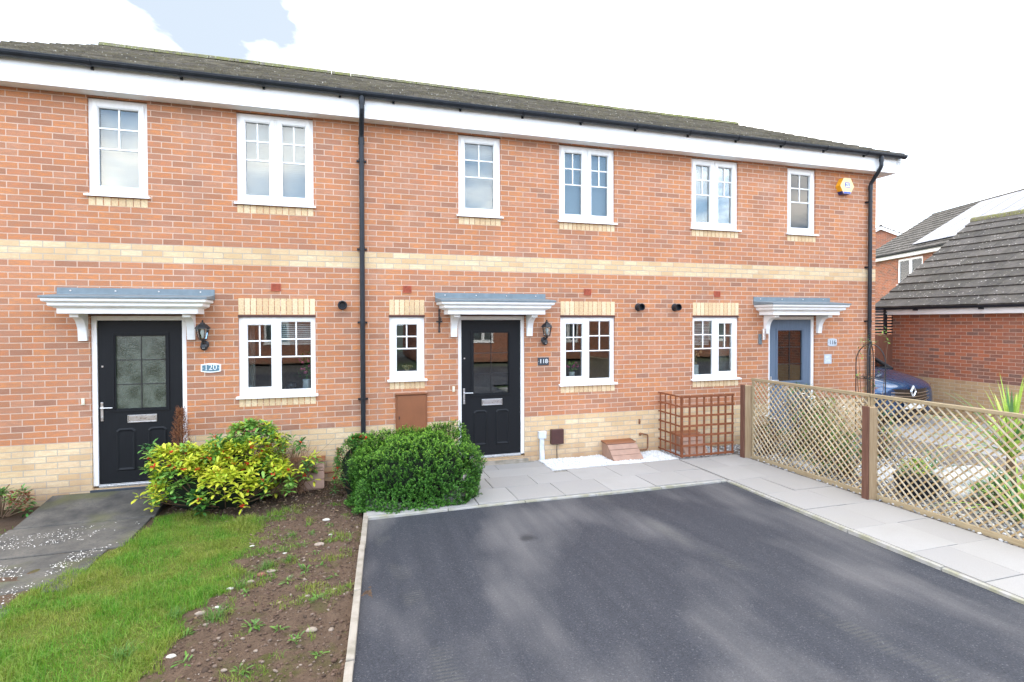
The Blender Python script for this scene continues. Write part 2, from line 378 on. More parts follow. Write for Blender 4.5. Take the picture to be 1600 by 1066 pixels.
def ring(mb, x0, x1, z0, z1, w, y0, y1):
    mb.box(x0, x0+w, y0, y1, z0, z1); mb.box(x1-w, x1, y0, y1, z0, z1)
    mb.box(x0+w, x1-w, y0, y1, z1-w, z1); mb.box(x0+w, x1-w, y0, y1, z0, z0+w)
def window(parent, x0, x1, z0, z1, lights, T=None, y=.035, glass='glass', bars=True, sill=True, label=None, simple_=False):
    """lights: list of (fraction0, fraction1, opening?)"""
    f = MB(T); sz = z0 + .03 if sill else z0
    W_ = x1-x0; F = .048
    ring(f, x0, x1, sz, z1, F, y, y+.07)
    for a, b, op in lights[:-1]:
        xm = x0 + W_*b; f.box(xm-.026, xm+.026, y+.002, y+.068, sz+F, z1-F)
    panes = []
    for i, (a, b, op) in enumerate(lights):
        xa = x0+F if i == 0 else x0+W_*a+.026; xb = x1-F if i == len(lights)-1 else x0+W_*b-.026
        za, zb = sz+F, z1-F
        if op:
            ring(f, xa-.008, xb+.008, za-.008, zb+.008, .054, y-.012, y+.05)
            ring(f, xa+.046, xb-.046, za+.046, zb-.046, .01, y-.004, y+.045)
            px = (xa+.056, xb-.056, za+.056, zb-.056)
        else:
            ring(f, xa, xb, za, zb, .014, y+.008, y+.05); px = (xa+.014, xb-.014, za+.014, zb-.014)
        panes.append(px)
    o = f.build('window', M['upvc'], parent, bevel=.003)
    if label: o['label'] = label
    for a, b, c, d in panes:
        MB(T).box(a-.004, b+.004, y+.028, y+.034, c-.004, d+.004).build('pane', M[glass], o)
        if bars:
            g = MB(T); h = d-c
            for q in (.485, .745): g.box(a, b, y+.018, y+.028, c+h*q-.009, c+h*q+.009)
            g.box((a+b)/2-.009, (a+b)/2+.009, y+.019, y+.027, c+h*.485, d)
            g.build('glazing_bars', M['upvc'], o)
    if sill:
        s = MB(T); s.prism([(y+.07,z0+.03),(y-.005,z0+.03),(y-.085,z0+.018),(y-.085,z0-.006),(y-.075,z0-.006),(y-.07,z0+.002),(y+.07,z0+.002)], (x0-.03,x1+.03),'x'); s.build('sill', M['upvc'], o, bevel=.002)
    return o
def soldiers(parent, x0, x1, z0, z1, T=None, y=-.003):
    n = max(1, round((x1-x0)/.075)); w = (x1-x0)/n; m = MB(T); g = MB(T)
    for i in range(n):
        j = rnd.uniform(-.0012,.0012)
        m.box(x0+i*w+.0045, x0+(i+1)*w-.0045, y+j, .05, z0+.004, z1-.004)
    g.box(x0, x1, y+.004, .045, z0, z1); g.build('mortar', M['mortar'], m.build('brick_lintel' if z1-z0 > .15 else 'brick_sill', M['soldier'], parent, bevel=.002))
def door(parent, x0, x1, z1, kind, z0=0., handle='left'):
    y = .03
    fr = MB(); F = .055
    fr.box(x0, x0+F, y, y+.08, z0+.03, z1); fr.box(x1-F, x1, y, y+.08, z0+.03, z1); fr.box(x0+F, x1-F, y, y+.08, z1-F, z1)
    a, b, c, d = x0+F+.004, x1-F-.004, z0+.05, z1-F-.004; w, h = b-a, d-c
    X = lambda q: a+w*q
    Z = lambda q: d-h*q
    y2 = y+.02
    g = (X(.20), X(.80), Z(.545), Z(.092))
    L = MB(); wall_cells(L, a, b, c, d, [g], y2, .04)
    ring(L, g[0]-.035, g[1]+.035, g[2]-.035, g[3]+.035, .022, y2-.012, y2+.001)
    ring(L, g[0]-.013, g[1]+.013, g[2]-.013, g[3]+.013, .017, y2-.004, y2+.001)
    for p0, p1 in ((.195,.43),(.57,.805)):
        xa, xb, za, zb = X(p0), X(p1), Z(.93), Z(.665); e = .018
        # moulded panel with canted head
        out = [(xa,za),(xb,za),(xb,zb-.03),(xb-.035,zb),(xa+.035,zb),(xa,zb-.03)]
        inn = [(xa+e,za+e),(xb-e,za+e),(xb-e,zb-.03-e*.6),(xb-.035-e*.6,zb-e),(xa+.035+e*.6,zb-e),(xa+e,zb-.03-e*.6)]
        inn2 = [(xa+e*2.2,za+e*2.2),(xb-e*2.2,za+e*2.2),(xb-e*2.2,zb-.03-e*1.3),(xb-.035-e*1.3,zb-e*2.2),(xa+.035+e*1.3,zb-e*2.2),(xa+e*2.2,zb-.03-e*1.3)]
        vs = [(p[0], y2-.001, p[1]) for p in out] + [(p[0], y2-.011, p[1]) for p in inn] + [(p[0], y2-.003, p[1]) for p in inn2]
        L.add(vs, [(i,(i+1)%6,6+(i+1)%6,6+i) for i in range(6)] + [(6+i,6+(i+1)%6,12+(i+1)%6,12+i) for i in range(6)] + [tuple(range(12,18))])
    L.box(a, b, y2+.04, y2+.045, c, d) if kind == 'frost' else None
    leaf = L.build('door', M['door_grey'] if kind == 'grey' else M['door_black'], parent, bevel=0)
    fr.build('door_frame', M['upvc'], leaf, bevel=.003)
    MB().box(g[0], g[1], y2+.018, y2+.024, g[2], g[3]).build('pane', M['glass_frost' if kind == 'frost' else 'glass_door'], leaf)
    ls = MB(); bw = .004 if kind != 'grey' else .006
    for q in (1/3, 2/3): ls.box(g[0], g[1], y2+.010, y2+.017, g[2]+(g[3]-g[2])*q-bw, g[2]+(g[3]-g[2])*q+bw)
    ls.box((g[0]+g[1])/2-bw, (g[0]+g[1])/2+bw, y2+.009, y2+.017, g[2], g[3]); ls.build('glazing_bars', M['lead_strip'], leaf)
    MB().box(a, b, y-.01, y+.09, z0+.005, z0+.03).box(a, b, y-.0, y+.02, z0+.03, z0+.045).build('threshold', M['chrome'], leaf, bevel=.002)
    lt = MB(); lx0, lx1, lz0, lz1 = X(.335), X(.685), Z(.632), Z(.585)
    ring(lt, lx0, lx1, lz0, lz1, .010, y2-.012, y2); lt.box(lx0+.012, lx1-.012, y2-.007, y2, lz0+.012, lz1-.012); lt.build('letter_plate', M['chrome'], leaf, bevel=.002)
    hx = X(.04) if handle == 'left' else X(.96); s = 1 if handle == 'left' else -1
    hd = MB(); hz = Z(.56); hd.box(hx-.014, hx+.014, y2-.010, y2, hz-.11, hz+.12)
    hd.tube([(hx,y2-.005,hz+.055),(hx,y2-.05,hz+.055),(hx+s*.02,y2-.055,hz+.055),(hx+s*.125,y2-.052,hz+.053)], .0085, 8)
    hd.cyl((hx,y2-.018,hz-.06), .009, .01, 'y', 10); hd.build('handle', M['chrome'], leaf, bevel=.003)
    if kind != 'grey': MB().cyl((X(.05) if handle=='left' else X(.95), y2-.006, Z(.28)), .011, .006, 'y', 12).build('lock', M['chrome'], leaf)
    return leaf
def canopy(parent, cx, zt=2.44):
    w = .84; c = MB()
    c.prism([(-.012,zt),(-.012,zt-.075),(-.45,zt-.115),(-.455,zt-.115),(-.455,zt-.140),(.0,zt-.140),(.0,zt)], (cx-w,cx+w),'x')
    o = c.build('door_canopy', M['lead'], parent, bevel=.004)
    for i in range(4): MB().cyl((cx-w+.14+i*.46, -.02, zt-.035), .009, .01, 'y', 10).build('bolt', M['chrome'], o)
    k = MB(); z = zt-.1405
    prof = [(.018,0),(.018,-.030),(.028,-.040),(.052,-.048),(.060,-.056),(.060,-.082),(.070,-.092),(.094,-.100),(.104,-.108),(.125,-.112),(.125,-.175)]
    rings = [(cx-w+p[0], cx+w-p[0], -.455+p[0], z+p[1]) for p in prof]
    vs = []; fs = []
    for x0, x1, yf, zz in rings: vs += [(x0,0.,zz),(x0,yf,zz),(x1,yf,zz),(x1,0.,zz)]
    for i in range(len(rings)-1):
        for j in range(3): a = i*4+j; fs.append((a, a+4, a+5, a+1))
    n = (len(rings)-1)*4; fs.append((n, n+3, n+2, n+1)); fs.append((0,1,2,3))
    k.add(vs, fs).build('cornice', M['fascia'], o, bevel=.003)
    zb = z-.176
    for s in (-1, 1):
        x0 = cx + s*.575; b = MB()
        pts = [(0.,zb-.32),(-.045,zb-.32),(-.045,zb-.30)]
        for q in range(9):
            t_ = q/8*math.pi/2; pts.append((-.24+.185*math.cos(t_) , zb-.235+.195*math.sin(t_)))
        pts += [(-.265,zb-.04),(-.265,zb),(0.,zb)]
        b.prism(pts, (x0-.045, x0+.045), 'x'); b.build('bracket', M['fascia'], o, bevel=.003)
    return o
def tiles(mb, w, nrow, gauge, tw, pitch, th=.022, bond=.5, jit=.004):
    """local frame: x along eave, y up the slope (horizontal), z up; origin at eave left"""
    c, s = math.cos(pitch), math.sin(pitch)
    def P(x, d, h): return (x, d*c - h*s, d*s + h*c)
    for r in range(nrow):
        off = (r % 2)*tw*bond; x = -off
        if bond: x = -tw*.5 if r % 2 else -.0
        while x < w - .02:
            a = max(x, -.05*(r%2)) + .0015; b = min(x+tw, w+.05*(r%2)) - .0015
            if b-a > .03:
                h = th + rnd.uniform(0, jit); d0 = r*gauge + rnd.uniform(-jit, jit); d1 = d0+gauge*1.08
                t2 = h*.15; tl = rnd.uniform(-jit, jit)*.6
                vs = [P(a,d0,-.004),P(b,d0,-.004),P(b,d0,h+tl),P(a,d0,h-tl),P(a,d1,t2),P(b,d1,t2),P(a,d1,-.02),P(b,d1,-.02)]
                mb.add(vs, [(0,1,2,3),(3,2,5,4),(0,3,4,6),(2,1,7,5)])
            x += tw
def gutter(mb, x0, x1, y, z, r=.056, seg=9):
    for i in range(seg):
        t0 = math.pi + math.pi*i/seg; t1 = math.pi + math.pi*(i+1)/seg
        p = [(y+r*math.cos(t0), z+r*math.sin(t0)), (y+r*math.cos(t1), z+r*math.sin(t1))]
        mb.quad((x0,p[0][0],p[0][1]),(x1,p[0][0],p[0][1]),(x1,p[1][0],p[1][1]),(x0,p[1][0],p[1][1]))
    for yy in (y-r, y+r): mb.box(x0, x1, yy-.004, yy+.004, z-.004, z+.006)
def flue(parent, x, z):
    f = MB(); f.lathe((0,0,0), [(.062,0),(.062,.012),(.05,.016),(.05,.09),(.056,.092),(.056,.12),(.046,.12),(.044,.06)], 20)
    Tm = Matrix.Translation((x,0,z)) @ Matrix.Rotation(R(90),4,'X'); f.v = [tuple(Tm @ Vector(p)) for p in f.v]
    o = f.build('flue', M['black_plastic'], parent, smooth=False, bevel=0); return o
EZ = 4.75
def house(root, x0, x1, openings, left_end, right_end, num):
    ops = [o[:4] for o in openings]
    w = MB(); wall_cells(w, x0, x1, -.25, 4.9, ops)
    if right_end:
        w.quad((x1,0,-.25),(x1,8.4,-.25),(x1,8.4,4.9),(x1,0,4.9)); w.add([(x1,0,4.9),(x1,8.4,4.9),(x1,4.2,7.0)], [(0,1,2)])
    if left_end:
        w.quad((x0,0,-.25),(x0,0,4.9),(x0,8.4,4.9),(x0,8.4,-.25)); w.add([(x0,0,4.9),(x0,4.2,7.0),(x0,8.4,4.9)], [(0,1,2)])
    w.quad((x0,8.4,-.25),(x0,8.4,4.9),(x1,8.4,4.9),(x1,8.4,-.25))
    if not left_end: w.quad((x0+.004,0,-.25),(x0+.004,0,4.9),(x0+.004,8.4,4.9),(x0+.004,8.4,-.25))
    if not right_end: w.quad((x1-.004,0,-.25),(x1-.004,8.4,-.25),(x1-.004,8.4,4.9),(x1-.004,0,4.9))
    w.build('wall', M['brick'], root)
    # rooms behind the windows
    rm = MB(); a, b = x0+.03, x1-.03; yb = 3.6
    for z0, z1 in ((.02,2.42),(2.62,4.88)):
        rm.quad((a,.115,z0),(b,.115,z0),(b,yb,z0),(a,yb,z0)); rm.quad((a,.115,z1),(a,yb,z1),(b,yb,z1),(b,.115,z1))
        rm.quad((a,yb,z0),(b,yb,z0),(b,yb,z1),(a,yb,z1)); rm.quad((a,.115,z0),(a,yb,z0),(a,yb,z1),(a,.115,z1)); rm.quad((b,.115,z0),(b,.115,z1),(b,yb,z1),(b,yb,z0))
    o = rm.build('room', M['room'], root)
    xa = x0-.06 if left_end else x0; xb = x1+.30 if right_end else x1
    pitch = math.atan2(2.08, 4.53); Tm = Matrix.Translation((xa, -.31, 5.05))
    rf = MB(Tm); tiles(rf, xb-xa, 14, 4.985/14, .30, pitch, .026)
    T2 = Matrix.Translation((xb, 8.71, 5.05)) @ Matrix.Rotation(math.pi,4,'Z'); rf.T = T2
    rf.add([(0,0,0),(xb-xa,0,0),(xb-xa,4.51,2.08),(0,4.51,2.08)], [(0,1,2,3)])
    rf.T = None; rf.quad((xa,-.30,5.02),(xb,-.30,5.02),(xb,4.2,7.10),(xa,4.2,7.10))
    ro = rf.build('roof', M['roof'], root)
    rg = MB(); x = xa
    while x < xb-.02:
        e = min(x+.45, xb); dz = rnd.uniform(-.004,.004)
        pts = [(4.2-.13, 7.10+dz)] + [(4.2-.12*math.cos(t_*math.pi/6), 7.12+dz+.075*math.sin(t_*math.pi/6)) for t_ in range(7)] + [(4.2+.13, 7.10+dz)]
        rg.prism(pts, (x, e-.008), 'x'); x += .45
    rg.build('ridge', M['ridge'], ro)
    fa = MB(); fr = xb-.03 if right_end else x1; fl = xa+.03 if left_end else x0
    fa.box(fl, fr, -.20, -.18, EZ-.008, 5.055); fa.build('fascia', M['fascia'], root)
    so = MB(); so.box(fl, fr, -.18, .0, EZ, EZ+.012)
    if right_end:
        so.box(x1, fr-.002, .0, 8.6, EZ, EZ+.012)
        # boxed end and barge board
        so.add([(fr,-.2,EZ-.006),(fr,.35,EZ-.006),(fr,.35,5.32),(fr,-.2,5.02)], [(0,1,2,3)])
        so.prism([(-.28,4.86),(-.28,5.03),(4.2,7.09),(4.2,6.92)], (fr-.02,fr),'x'); so.prism([(8.68,4.86),(4.2,6.92),(4.2,7.09),(8.68,5.03)], (fr-.02,fr),'x')
    if left_end: so.prism([(-.28,4.86),(-.28,5.03),(4.2,7.09),(4.2,6.92)], (fl,fl+.02),'x')
    so.build('soffit', M['fascia'], root)
    gu = MB(); ge = fr+.09 if right_end else x1; gutter(gu, fl-.04 if left_end else x0, ge, -.272, 5.045)
    if right_end: gu.prism([(-.272+.057*math.cos(math.pi+math.pi*i/9), 5.045+.057*math.sin(math.pi+math.pi*i/9)) for i in range(10)], (ge-.006, ge+.002), 'x')
    go = gu.build('gutter', M['black_plastic'], root)
    x = x0+.45
    while x < x1:
        br = MB()
        for i in range(8):
            t0 = math.pi + math.pi*i/8; t1 = math.pi + math.pi*(i+1)/8
            ps = [(-.272+rr*math.cos(tt), 5.045+rr*math.sin(tt)) for rr, tt in ((.058,t0),(.066,t0),(.066,t1),(.058,t1))]
            br.prism(ps, (x-.014, x+.014), 'x')
        br.box(x-.014, x+.014, -.225, -.2005, 4.97, 5.03); br.build('gutter_bracket', M['black_plastic'], go); x += .92
    return root
def soft_op(o): return (o[0], o[1], o[2], o[3])
LT2 = [(0,.5,True),(.5,1,True)]; LT1 = [(0,1,True)]; LF = [(0,.5,True),(.5,1,False)]; LG = [(0,.5,False),(.5,1,True)]
HS = [
 dict(num=120, x0=-4.1, x1=.27, ends=(True,False), door=(-2.865,-1.84,'frost'), up=[(-2.865,-2.24,LT1),(-1.245,-.315,LT2)], gd=[(-1.245,-.305,1.035,LF)], vents=(-.79,), flues=(.043,), dp=.305,
      label='left end house of the brick terrace, number 120, with dark moss on its roof', cat='house'),
 dict(num=118, x0=.27, x1=4.9, ends=(False,False), door=(1.64,2.66,'clear'), up=[(1.655,2.29,LT1),(3.22,4.16,LT2)], gd=[(.665,1.158,1.19,LT1),(3.235,4.165,1.035,LF)], vents=(.915,3.69), flues=(4.58,), dp=None,
      label='middle house of the brick terrace, number 118, behind the tarmac drive', cat='house'),
 dict(num=116, x0=4.9, x1=9.59, ends=(False,True), door=(7.145,8.17,'grey'), up=[(5.575,6.50,LT2),(7.535,8.17,LT1)], gd=[(5.60,6.515,1.035,LG)], vents=(6.075,), flues=(5.255,), dp=9.38,
      label='right end house of the brick terrace, number 116, with a grey front door', cat='house')]
for H in HS:
    root = empty('terraced_house', ((H['x0']+H['x1'])/2, 0, 0), H['label'], H['cat'], 'houses of the brick terrace')
    d = H['door']
    ops = [(d[0], d[1], .0, 2.105)] + [(a,b,3.545,4.735) for a,b,_ in H['up']] + [(a,b,z,2.108) for a,b,z,_ in H['gd']]
    house(root, H['x0'], H['x1'], ops, H['ends'][0], H['ends'][1], H['num'])
    door(root, d[0], d[1], 2.103, {'frost':'frost','clear':'clear','grey':'grey'}[d[2]])
    canopy(root, (d[0]+d[1])/2, 2.44)
    # brown steel lintel over the door
    MB().box(d[0]-.02, d[1]+.02, -.006, .02, 2.107, 2.16).build('lintel', M['dark_brown'], root)
    for a, b, lt in H['up']:
        window(root, a, b, 3.545, 4.725, lt, glass='glass_up')
        soldiers(root, a-.0, b+.0, 3.43, 3.54)
        bl = MB(); bl.box(a+.03, b-.03, .16, .165, 3.6+(0. if b-a < .8 else .0), 4.68); bl.build('blind', M['blind'], root)
    for a, b, z, lt in H['gd']:
        window(root, a, b, z, 2.088, lt)
        soldiers(root, a-.0, b+.0, 2.118, 2.336); soldiers(root, a+.0, b-.0, z-.115, z-.008)
        MB().box(a-.004, b+.004, -.004, .05, 2.092, 2.116).build('lintel', M['dark_brown'], root)
    for vx in H['vents']:
        v = MB(); ring(v, vx-.06, vx+.06, 2.43, 2.53, .012, -.014, .0)
        for i in range(5): v.box(vx-.048, vx+.048, -.010, -.002, 2.445+i*.016, 2.454+i*.016)
        v.box(vx-.048, vx+.048, -.003, -.001, 2.442, 2.518)
        v.build('air_vent', M['terracotta'], root)
    for fx in H['flues']: flue(root, fx, 2.25)
    if H['dp'] is not None:
        x = H['dp']; dp = MB()
        dp.tube([(x,-.272,5.0),(x,-.272,4.83),(x,-.255,4.79),(x,-.075,4.56),(x,-.06,4.51),(x,-.06,-.05)], .034, 14)
        dp.cyl((x,-.272,4.90), .040, .08); dp.cyl((x,-.06,4.43), .040, .09)
        for zz in (4.2, 3.0, 2.0, .95):
            dp.cyl((x,-.06,zz), .040, .035); dp.box(x-.065, x+.065, -.035, -.015, zz+.006, zz+.026); dp.box(x-.065,x-.045,-.03,0,zz+.002,zz+.03); dp.box(x+.045,x+.065,-.03,0,zz+.002,zz+.03)
        dp.build('downpipe', M['black_plastic'], root)
# ------------------------------------------------------------------ things fixed to the front wall
def coach_lamp(x, label, lean=1):
    t_ = empty('wall_lamp', (x,0,1.70), label, 'lamp', 'wall lamps beside the front doors')
    b = MB(); b.lathe((0,0,0), [(.05,0),(.05,.012),(.03,.022),(.02,.04)], 16)
    Tm = Matrix.Translation((x,0,1.74)) @ Matrix.Rotation(R(90),4,'X'); b.v = [tuple(Tm @ Vector(p)) for p in b.v]
    b.blob((x,-.05,1.715), .045, 3, 12, 8, (1,.9,1.15), .0); b.box(x-.012,x+.012,-.10,-.09,1.70,1.715)
    b.tube([(x,-.03,1.76),(x,-.09,1.765),(x,-.13,1.785),(x,-.13,1.80)], [.016,.015,.014,.02], 10); b.build('bracket', M['black_iron'], t_)
    MB().box(x-.012,x+.012,-.097,-.088,1.695,1.712).build('sensor', M['white_metal'], t_)
    c = (x,-.13,0); n = 6
    L = MB(); L.lathe((x,-.13,1.795), [(.02,0),(.045,.01),(.048,.02)], 6)
    for k in range(n):
        a = 2*math.pi*k/n; L.tube([(x+.046*math.cos(a),-.13+.046*math.sin(a),1.81),(x+.075*math.cos(a),-.13+.075*math.sin(a),1.945)], .0045, 6)
    L.lathe((x,-.13,1.94), [(.078,0),(.092,.004),(.088,.014),(.05,.055),(.03,.062),(.026,.078),(.008,.085),(.013,.098),(.004,.112)], 6); L.build('lantern', M['black_iron'], t_)
    g = MB()
    for k in range(n):
        a = 2*math.pi*k/n; b_ = 2*math.pi*(k+1)/n
        g.quad((x+.044*math.cos(a),-.13+.044*math.sin(a),1.815),(x+.044*math.cos(b_),-.13+.044*math.sin(b_),1.815),(x+.073*math.cos(b_),-.13+.073*math.sin(b_),1.94),(x+.073*math.cos(a),-.13+.073*math.sin(a),1.94))
    g.build('glass', M['glass_lamp'], t_)
    q = MB(); q.lathe((x,-.13,1.825), [(.012,0),(.013,.03),(.02,.045),(.027,.07),(.02,.095),(.006,.105)], 12); q.build('bulb', M['white_metal'], t_, smooth=True)
coach_lamp(-1.63, 'black hexagonal coach lamp on the wall above the blue oval 120 plate')
coach_lamp(2.965, 'black hexagonal coach lamp on the wall above the slate 118 plate')
t_ = empty('wall_lamp', (6.955,0,1.72), 'slim grey modern cylinder lamp on the wall left of the grey door', 'lamp', 'wall lamps beside the front doors')
MB().box(6.925,6.985,-.03,0,1.62,1.80).build('back_plate', M['lead'], t_, bevel=.004)
MB().cyl((6.965,-.09,1.70), .034, .19).box(6.955,6.975,-.07,-.03,1.74,1.77).build('lamp_body', M['chrome'], t_)
def plate_poly(x, z, w, h, bulge):
    pts = []
    for i in range(9): a = -1+2*i/8; pts.append((x+a*w, z-h-bulge*(1-a*a)))
    for i in range(9): a = 1-2*i/8; pts.append((x+a*w, z+h+bulge*(1-a*a)))
    return pts
p = empty('house_number_plate', (-1.565,0,1.44), 'blue grey number plate reading 120 with a white rim, under the left coach lamp', 'number plate', 'house number plates')
MB().prism(plate_poly(-1.565,1.44,.115,.045,.014), (-.012,0.), 'y').build('rim', M['white_metal'], p, bevel=.002)
MB().prism(plate_poly(-1.565,1.44,.098,.034,.010), (-.0145,-.011), 'y').build('face', M['blue_plate'], p)
text('120', .100, (-1.568,-.0155,1.446), M['white_metal'], p, .0012, bold=-.0006)
sr = MB()
sr.box(-1.632,-1.606,-.0165,-.0146,1.4135,1.4175)
for dx in (-.092,.086): sr.box(-1.565+dx,-1.565+dx+.007,-.0165,-.0146,1.437,1.444)
sr.build('dots', M['white_metal'], p)
text('STREET NAME'[:0] or '· · · · · · ·', .022, (-1.565,-.0155,1.398), M['white_metal'], p, .0008, name='lettering')
p = empty('house_number_plate', (2.96,0,1.42), 'dark slate number plate reading 118, right of the middle black door', 'number plate', 'house number plates')
MB().prism([(2.955-.085,1.358),(2.955+.085,1.358),(2.955+.088,1.362),(2.955+.088,1.473),(2.955+.085,1.477),(2.955-.085,1.477),(2.955-.088,1.473),(2.955-.088,1.362)], (-.010,0.), 'y').build('face', M['slate_plate'], p, bevel=.002)
text('118', .092, (2.957,-.011,1.418), M['white_metal'], p, .0012)
sr = MB()
for dx in (-.080,.074): sr.box(2.957+dx,2.957+dx+.006,-.0125,-.0102,1.415,1.423)
sr.build('dots', M['white_metal'], p)
p = empty('house_number_plate', (8.56,0,1.63), 'pale silver oval number plate reading 116, right of the grey door', 'number plate', 'house number plates')
MB().prism(plate_poly(8.56,1.632,.105,.055,.016), (-.012,0.), 'y').build('face', M['silver_plate'], p, bevel=.003)
text('116', .105, (8.56,-.0135,1.63), M['slate_plate'], p, .0012, bold=.0)
MB().box(8.47,8.478,-.014,-.0122,1.627,1.635).box(8.642,8.65,-.014,-.0122,1.627,1.635).build('dots', M['slate_plate'], p)
p = empty('wall_plaque', (8.46,0,1.33), 'small square grey plaque with faint lines below the 116 plate', 'plaque')
MB().box(8.375,8.545,-.008,0,1.245,1.42).build('face', M['silver_plate'], p, bevel=.003)
ln = MB()
for i in range(5): ln.box(8.40+(i%2)*.012, 8.52-(i%3)*.01, -.0092, -.0082, 1.275+i*.026, 1.281+i*.026)
ln.build('lettering', M['white_metal'], p)
def alarm():
    x, z = 8.775, 4.46; p = empty('alarm_box', (x,0,z), 'yellow hexagonal burglar alarm box with blue base high on the wall', 'alarm')
    r = .16; hexo = [(x+r*math.cos(R(60*i)), z+r*math.sin(R(60*i))) for i in range(6)]
    hexb = [(x+r*.98*math.cos(R(60*i)), z+r*.98*math.sin(R(60*i))) for i in range(6)]
    b = MB(); b.add([(p_[0],0.,p_[1]) for p_ in hexo]+[(p_[0],-.10,p_[1]) for p_ in hexo], [(i,(i+1)%6,6+(i+1)%6,6+i) for i in (0,1,2,3,5)]); 
    b.build('housing', M['yellow'], p)
    # blue lower third wraps the bottom
    c = MB(); y = z-.09; k = r*.985
    c.prism([(x-.115,z-.10),(x+.115,z-.10),(x+r*.5+.004,z-r*.868-.004),(x-r*.5-.004,z-r*.868-.004)], (-.103,-.001), 'y'); c.build('strobe', M['alarm_blue'], p)
    f = MB(); f.prism([(q[0],q[1]) for q in hexo], (-.104,-.100), 'y'); f.build('face', M['yellow_face'], p)
    MB().box(x-.05,x+.062,-.1055,-.104,z-.03,z+.062).build('logo_panel', M['logo_blue'], p)
    MB().add([(x-.045,-.107,z-.018),(x+.05,-.107,z-.018),(x+.058,-.107,z+.045),(x-.03,-.107,z+.045)], [(0,1,2,3)]).build('logo_ground', M['white_metal'], p)
    text('ADT', .052, (x+.008,-.1082,z+.014), M['logo_blue'], p, .0008, name='logo', bold=.0012)
    MB().add([(x-.09,-.1048,z-.105),(x+.085,-.1048,z-.105),(x+.078,-.1048,z-.137),(x-.078,-.1048,z-.137)], [(0,3,2,1)]).build('blue_band', M['logo_blue'], p)
alarm()
p = empty('meter_box', (.965,0,.4), 'large flat brown meter box on the wall behind the round green shrub', 'meter box')
MB().box(.745,1.185,-.03,0,.36,1.0).box(.735,1.195,-.06,0,1.0,1.02).build('case', M['meter_brown'], p, bevel=.004)
MB().box(.765,1.165,-.042,-.03,.38,.985).build('door', M['meter_brown'], p, bevel=.006)
MB().box(.785,.80,-.048,-.042,.66,.70).build('lock', M['dark_brown'], p)
def gas_box(x0, x1, y1, label, h=.235, z=-.1):
    p = empty('gas_meter_box', ((x0+x1)/2,-.1,z), label, 'gas meter box', 'sloping gas meter boxes at the wall foot')
    b = MB(); b.prism([(0.,z),(-y1,z),(-y1+.01,z+.04),(-.17,z+h-.025),(-.16,z+h),(0.,z+h)], (x0+.012,x1-.012),'x'); b.build('case', M['gasbox'], p, bevel=.004)
    c = MB(); pts = [(-y1-.006,z+.02),(-y1+.006,z+.055),(-.18,z+h-.02)]
    for i in range(3):
        a = i/3; b_ = (i+1)/3-.02
        P0 = Vector((0,-y1-.004,z+.015)).lerp(Vector((0,-.19,z+h-.02)), a); P1 = Vector((0,-y1-.004,z+.015)).lerp(Vector((0,-.19,z+h-.02)), b_)
        c.prism([(P0.y,P0.z),(P0.y-.008,P0.z+.006),(P1.y-.008,P1.z+.006),(P1.y,P1.z)], (x0,x1),'x')
    c.build('slat_cover', M['gasbox'], p, bevel=.002)
    d = MB(); d.prism([(.0,z+h+.001),(-.175,z+h+.001),(-.185,z+h-.014),(0,z+h+.018)], (x0-.01,x1+.01),'x'); d.build('lid', M['meter_brown'], p)
gas_box(3.93, 4.43, .42, 'sloping brown gas meter box standing in the white gravel')
gas_box(-.62, -.20, .34, 'sloping brown gas meter box half hidden at the right of the yellow berry shrub', .34, -.14)
gas_box(5.20, 5.62, .38, 'brown gas meter box inside the stained trellis screen', .30)
p = empty('gas_pipe', (4.7,0,.1), 'thin rusty gas pipe with valve on the buff bricks beside the gravel box', 'pipe')
MB().tube([(4.62,0,.22),(4.62,-.03,.22),(4.70,-.03,.20),(4.735,-.03,.19),(4.74,-.03,.17),(4.74,-.03,-.02),(4.72,-.03,-.04),(4.45,-.03,-.045)], .011, 8).blob((4.60,-.03,.21), .024, 1, 8, 6, (1,1,1), .1).build('pipe', M['pipe_rust'], p)
MB().blob((4.60,-.012,.42), .02, 1, 8, 6, (1,.8,1.4), .2).box(4.59,4.61,-.02,0,.37,.45).build('valve', M['pipe_rust'], p)
p = empty('gas_pipe', (-.13,0,.1), 'bent rusty gas pipe beside the berry shrub on the buff bricks', 'pipe')
MB().tube([(-.03,0,.30),(-.03,-.03,.30),(-.03,-.035,.28),(-.03,-.035,.02),(-.05,-.035,0),(-.17,-.035,-.01),(-.22,-.035,-.01)], .012, 8).blob((-.03,-.03,.30), .024, 4, 8, 6, (1,1,1), .1).build('pipe', M['pipe_rust'], p)
p = empty('cable_box', (3.165,0,.26), 'small dark brown cable box with a lead on buff bricks', 'cable box')
MB().box(3.06,3.265,-.07,0,.155,.38).build('case', M['dark_brown'], p, bevel=.008)
MB().tube([(3.165,-.035,.155),(3.16,-.035,.05),(3.168,-.03,-.09)], .006, 8).build('cable', M['black_plastic'], p)
p = empty('cable_conduit', (2.93,0,.1), 'pale grey plastic conduit rising from the gravel beside the black door', 'conduit')
MB().box(2.862,2.985,-.055,0,.25,.36).build('cap', M['grey_pvc'], p, bevel=.006)
MB().prism([(-.04,.26),(-.04,.08),(-.06,-.02),(-.06,-.1),(0,-.1),(0,.26)], (2.885,2.955),'x').build('duct', M['grey_pvc'], p, bevel=.006)
for x, z, lb in ((-2.945,1.07,'small cream doorbell push left of the left black door'),(1.57,1.05,'small cream doorbell push left of the middle black door')):
    p = empty('doorbell', (x,0,z), lb, 'doorbell', 'doorbell pushes beside the black doors')
    MB().box(x-.018,x+.018,-.016,0,z-.04,z+.04).build('case', M['cream'], p, bevel=.005); MB().cyl((x,-.02,z-.005), .008, .005, 'y', 12).build('button', M['white_metal'], p)
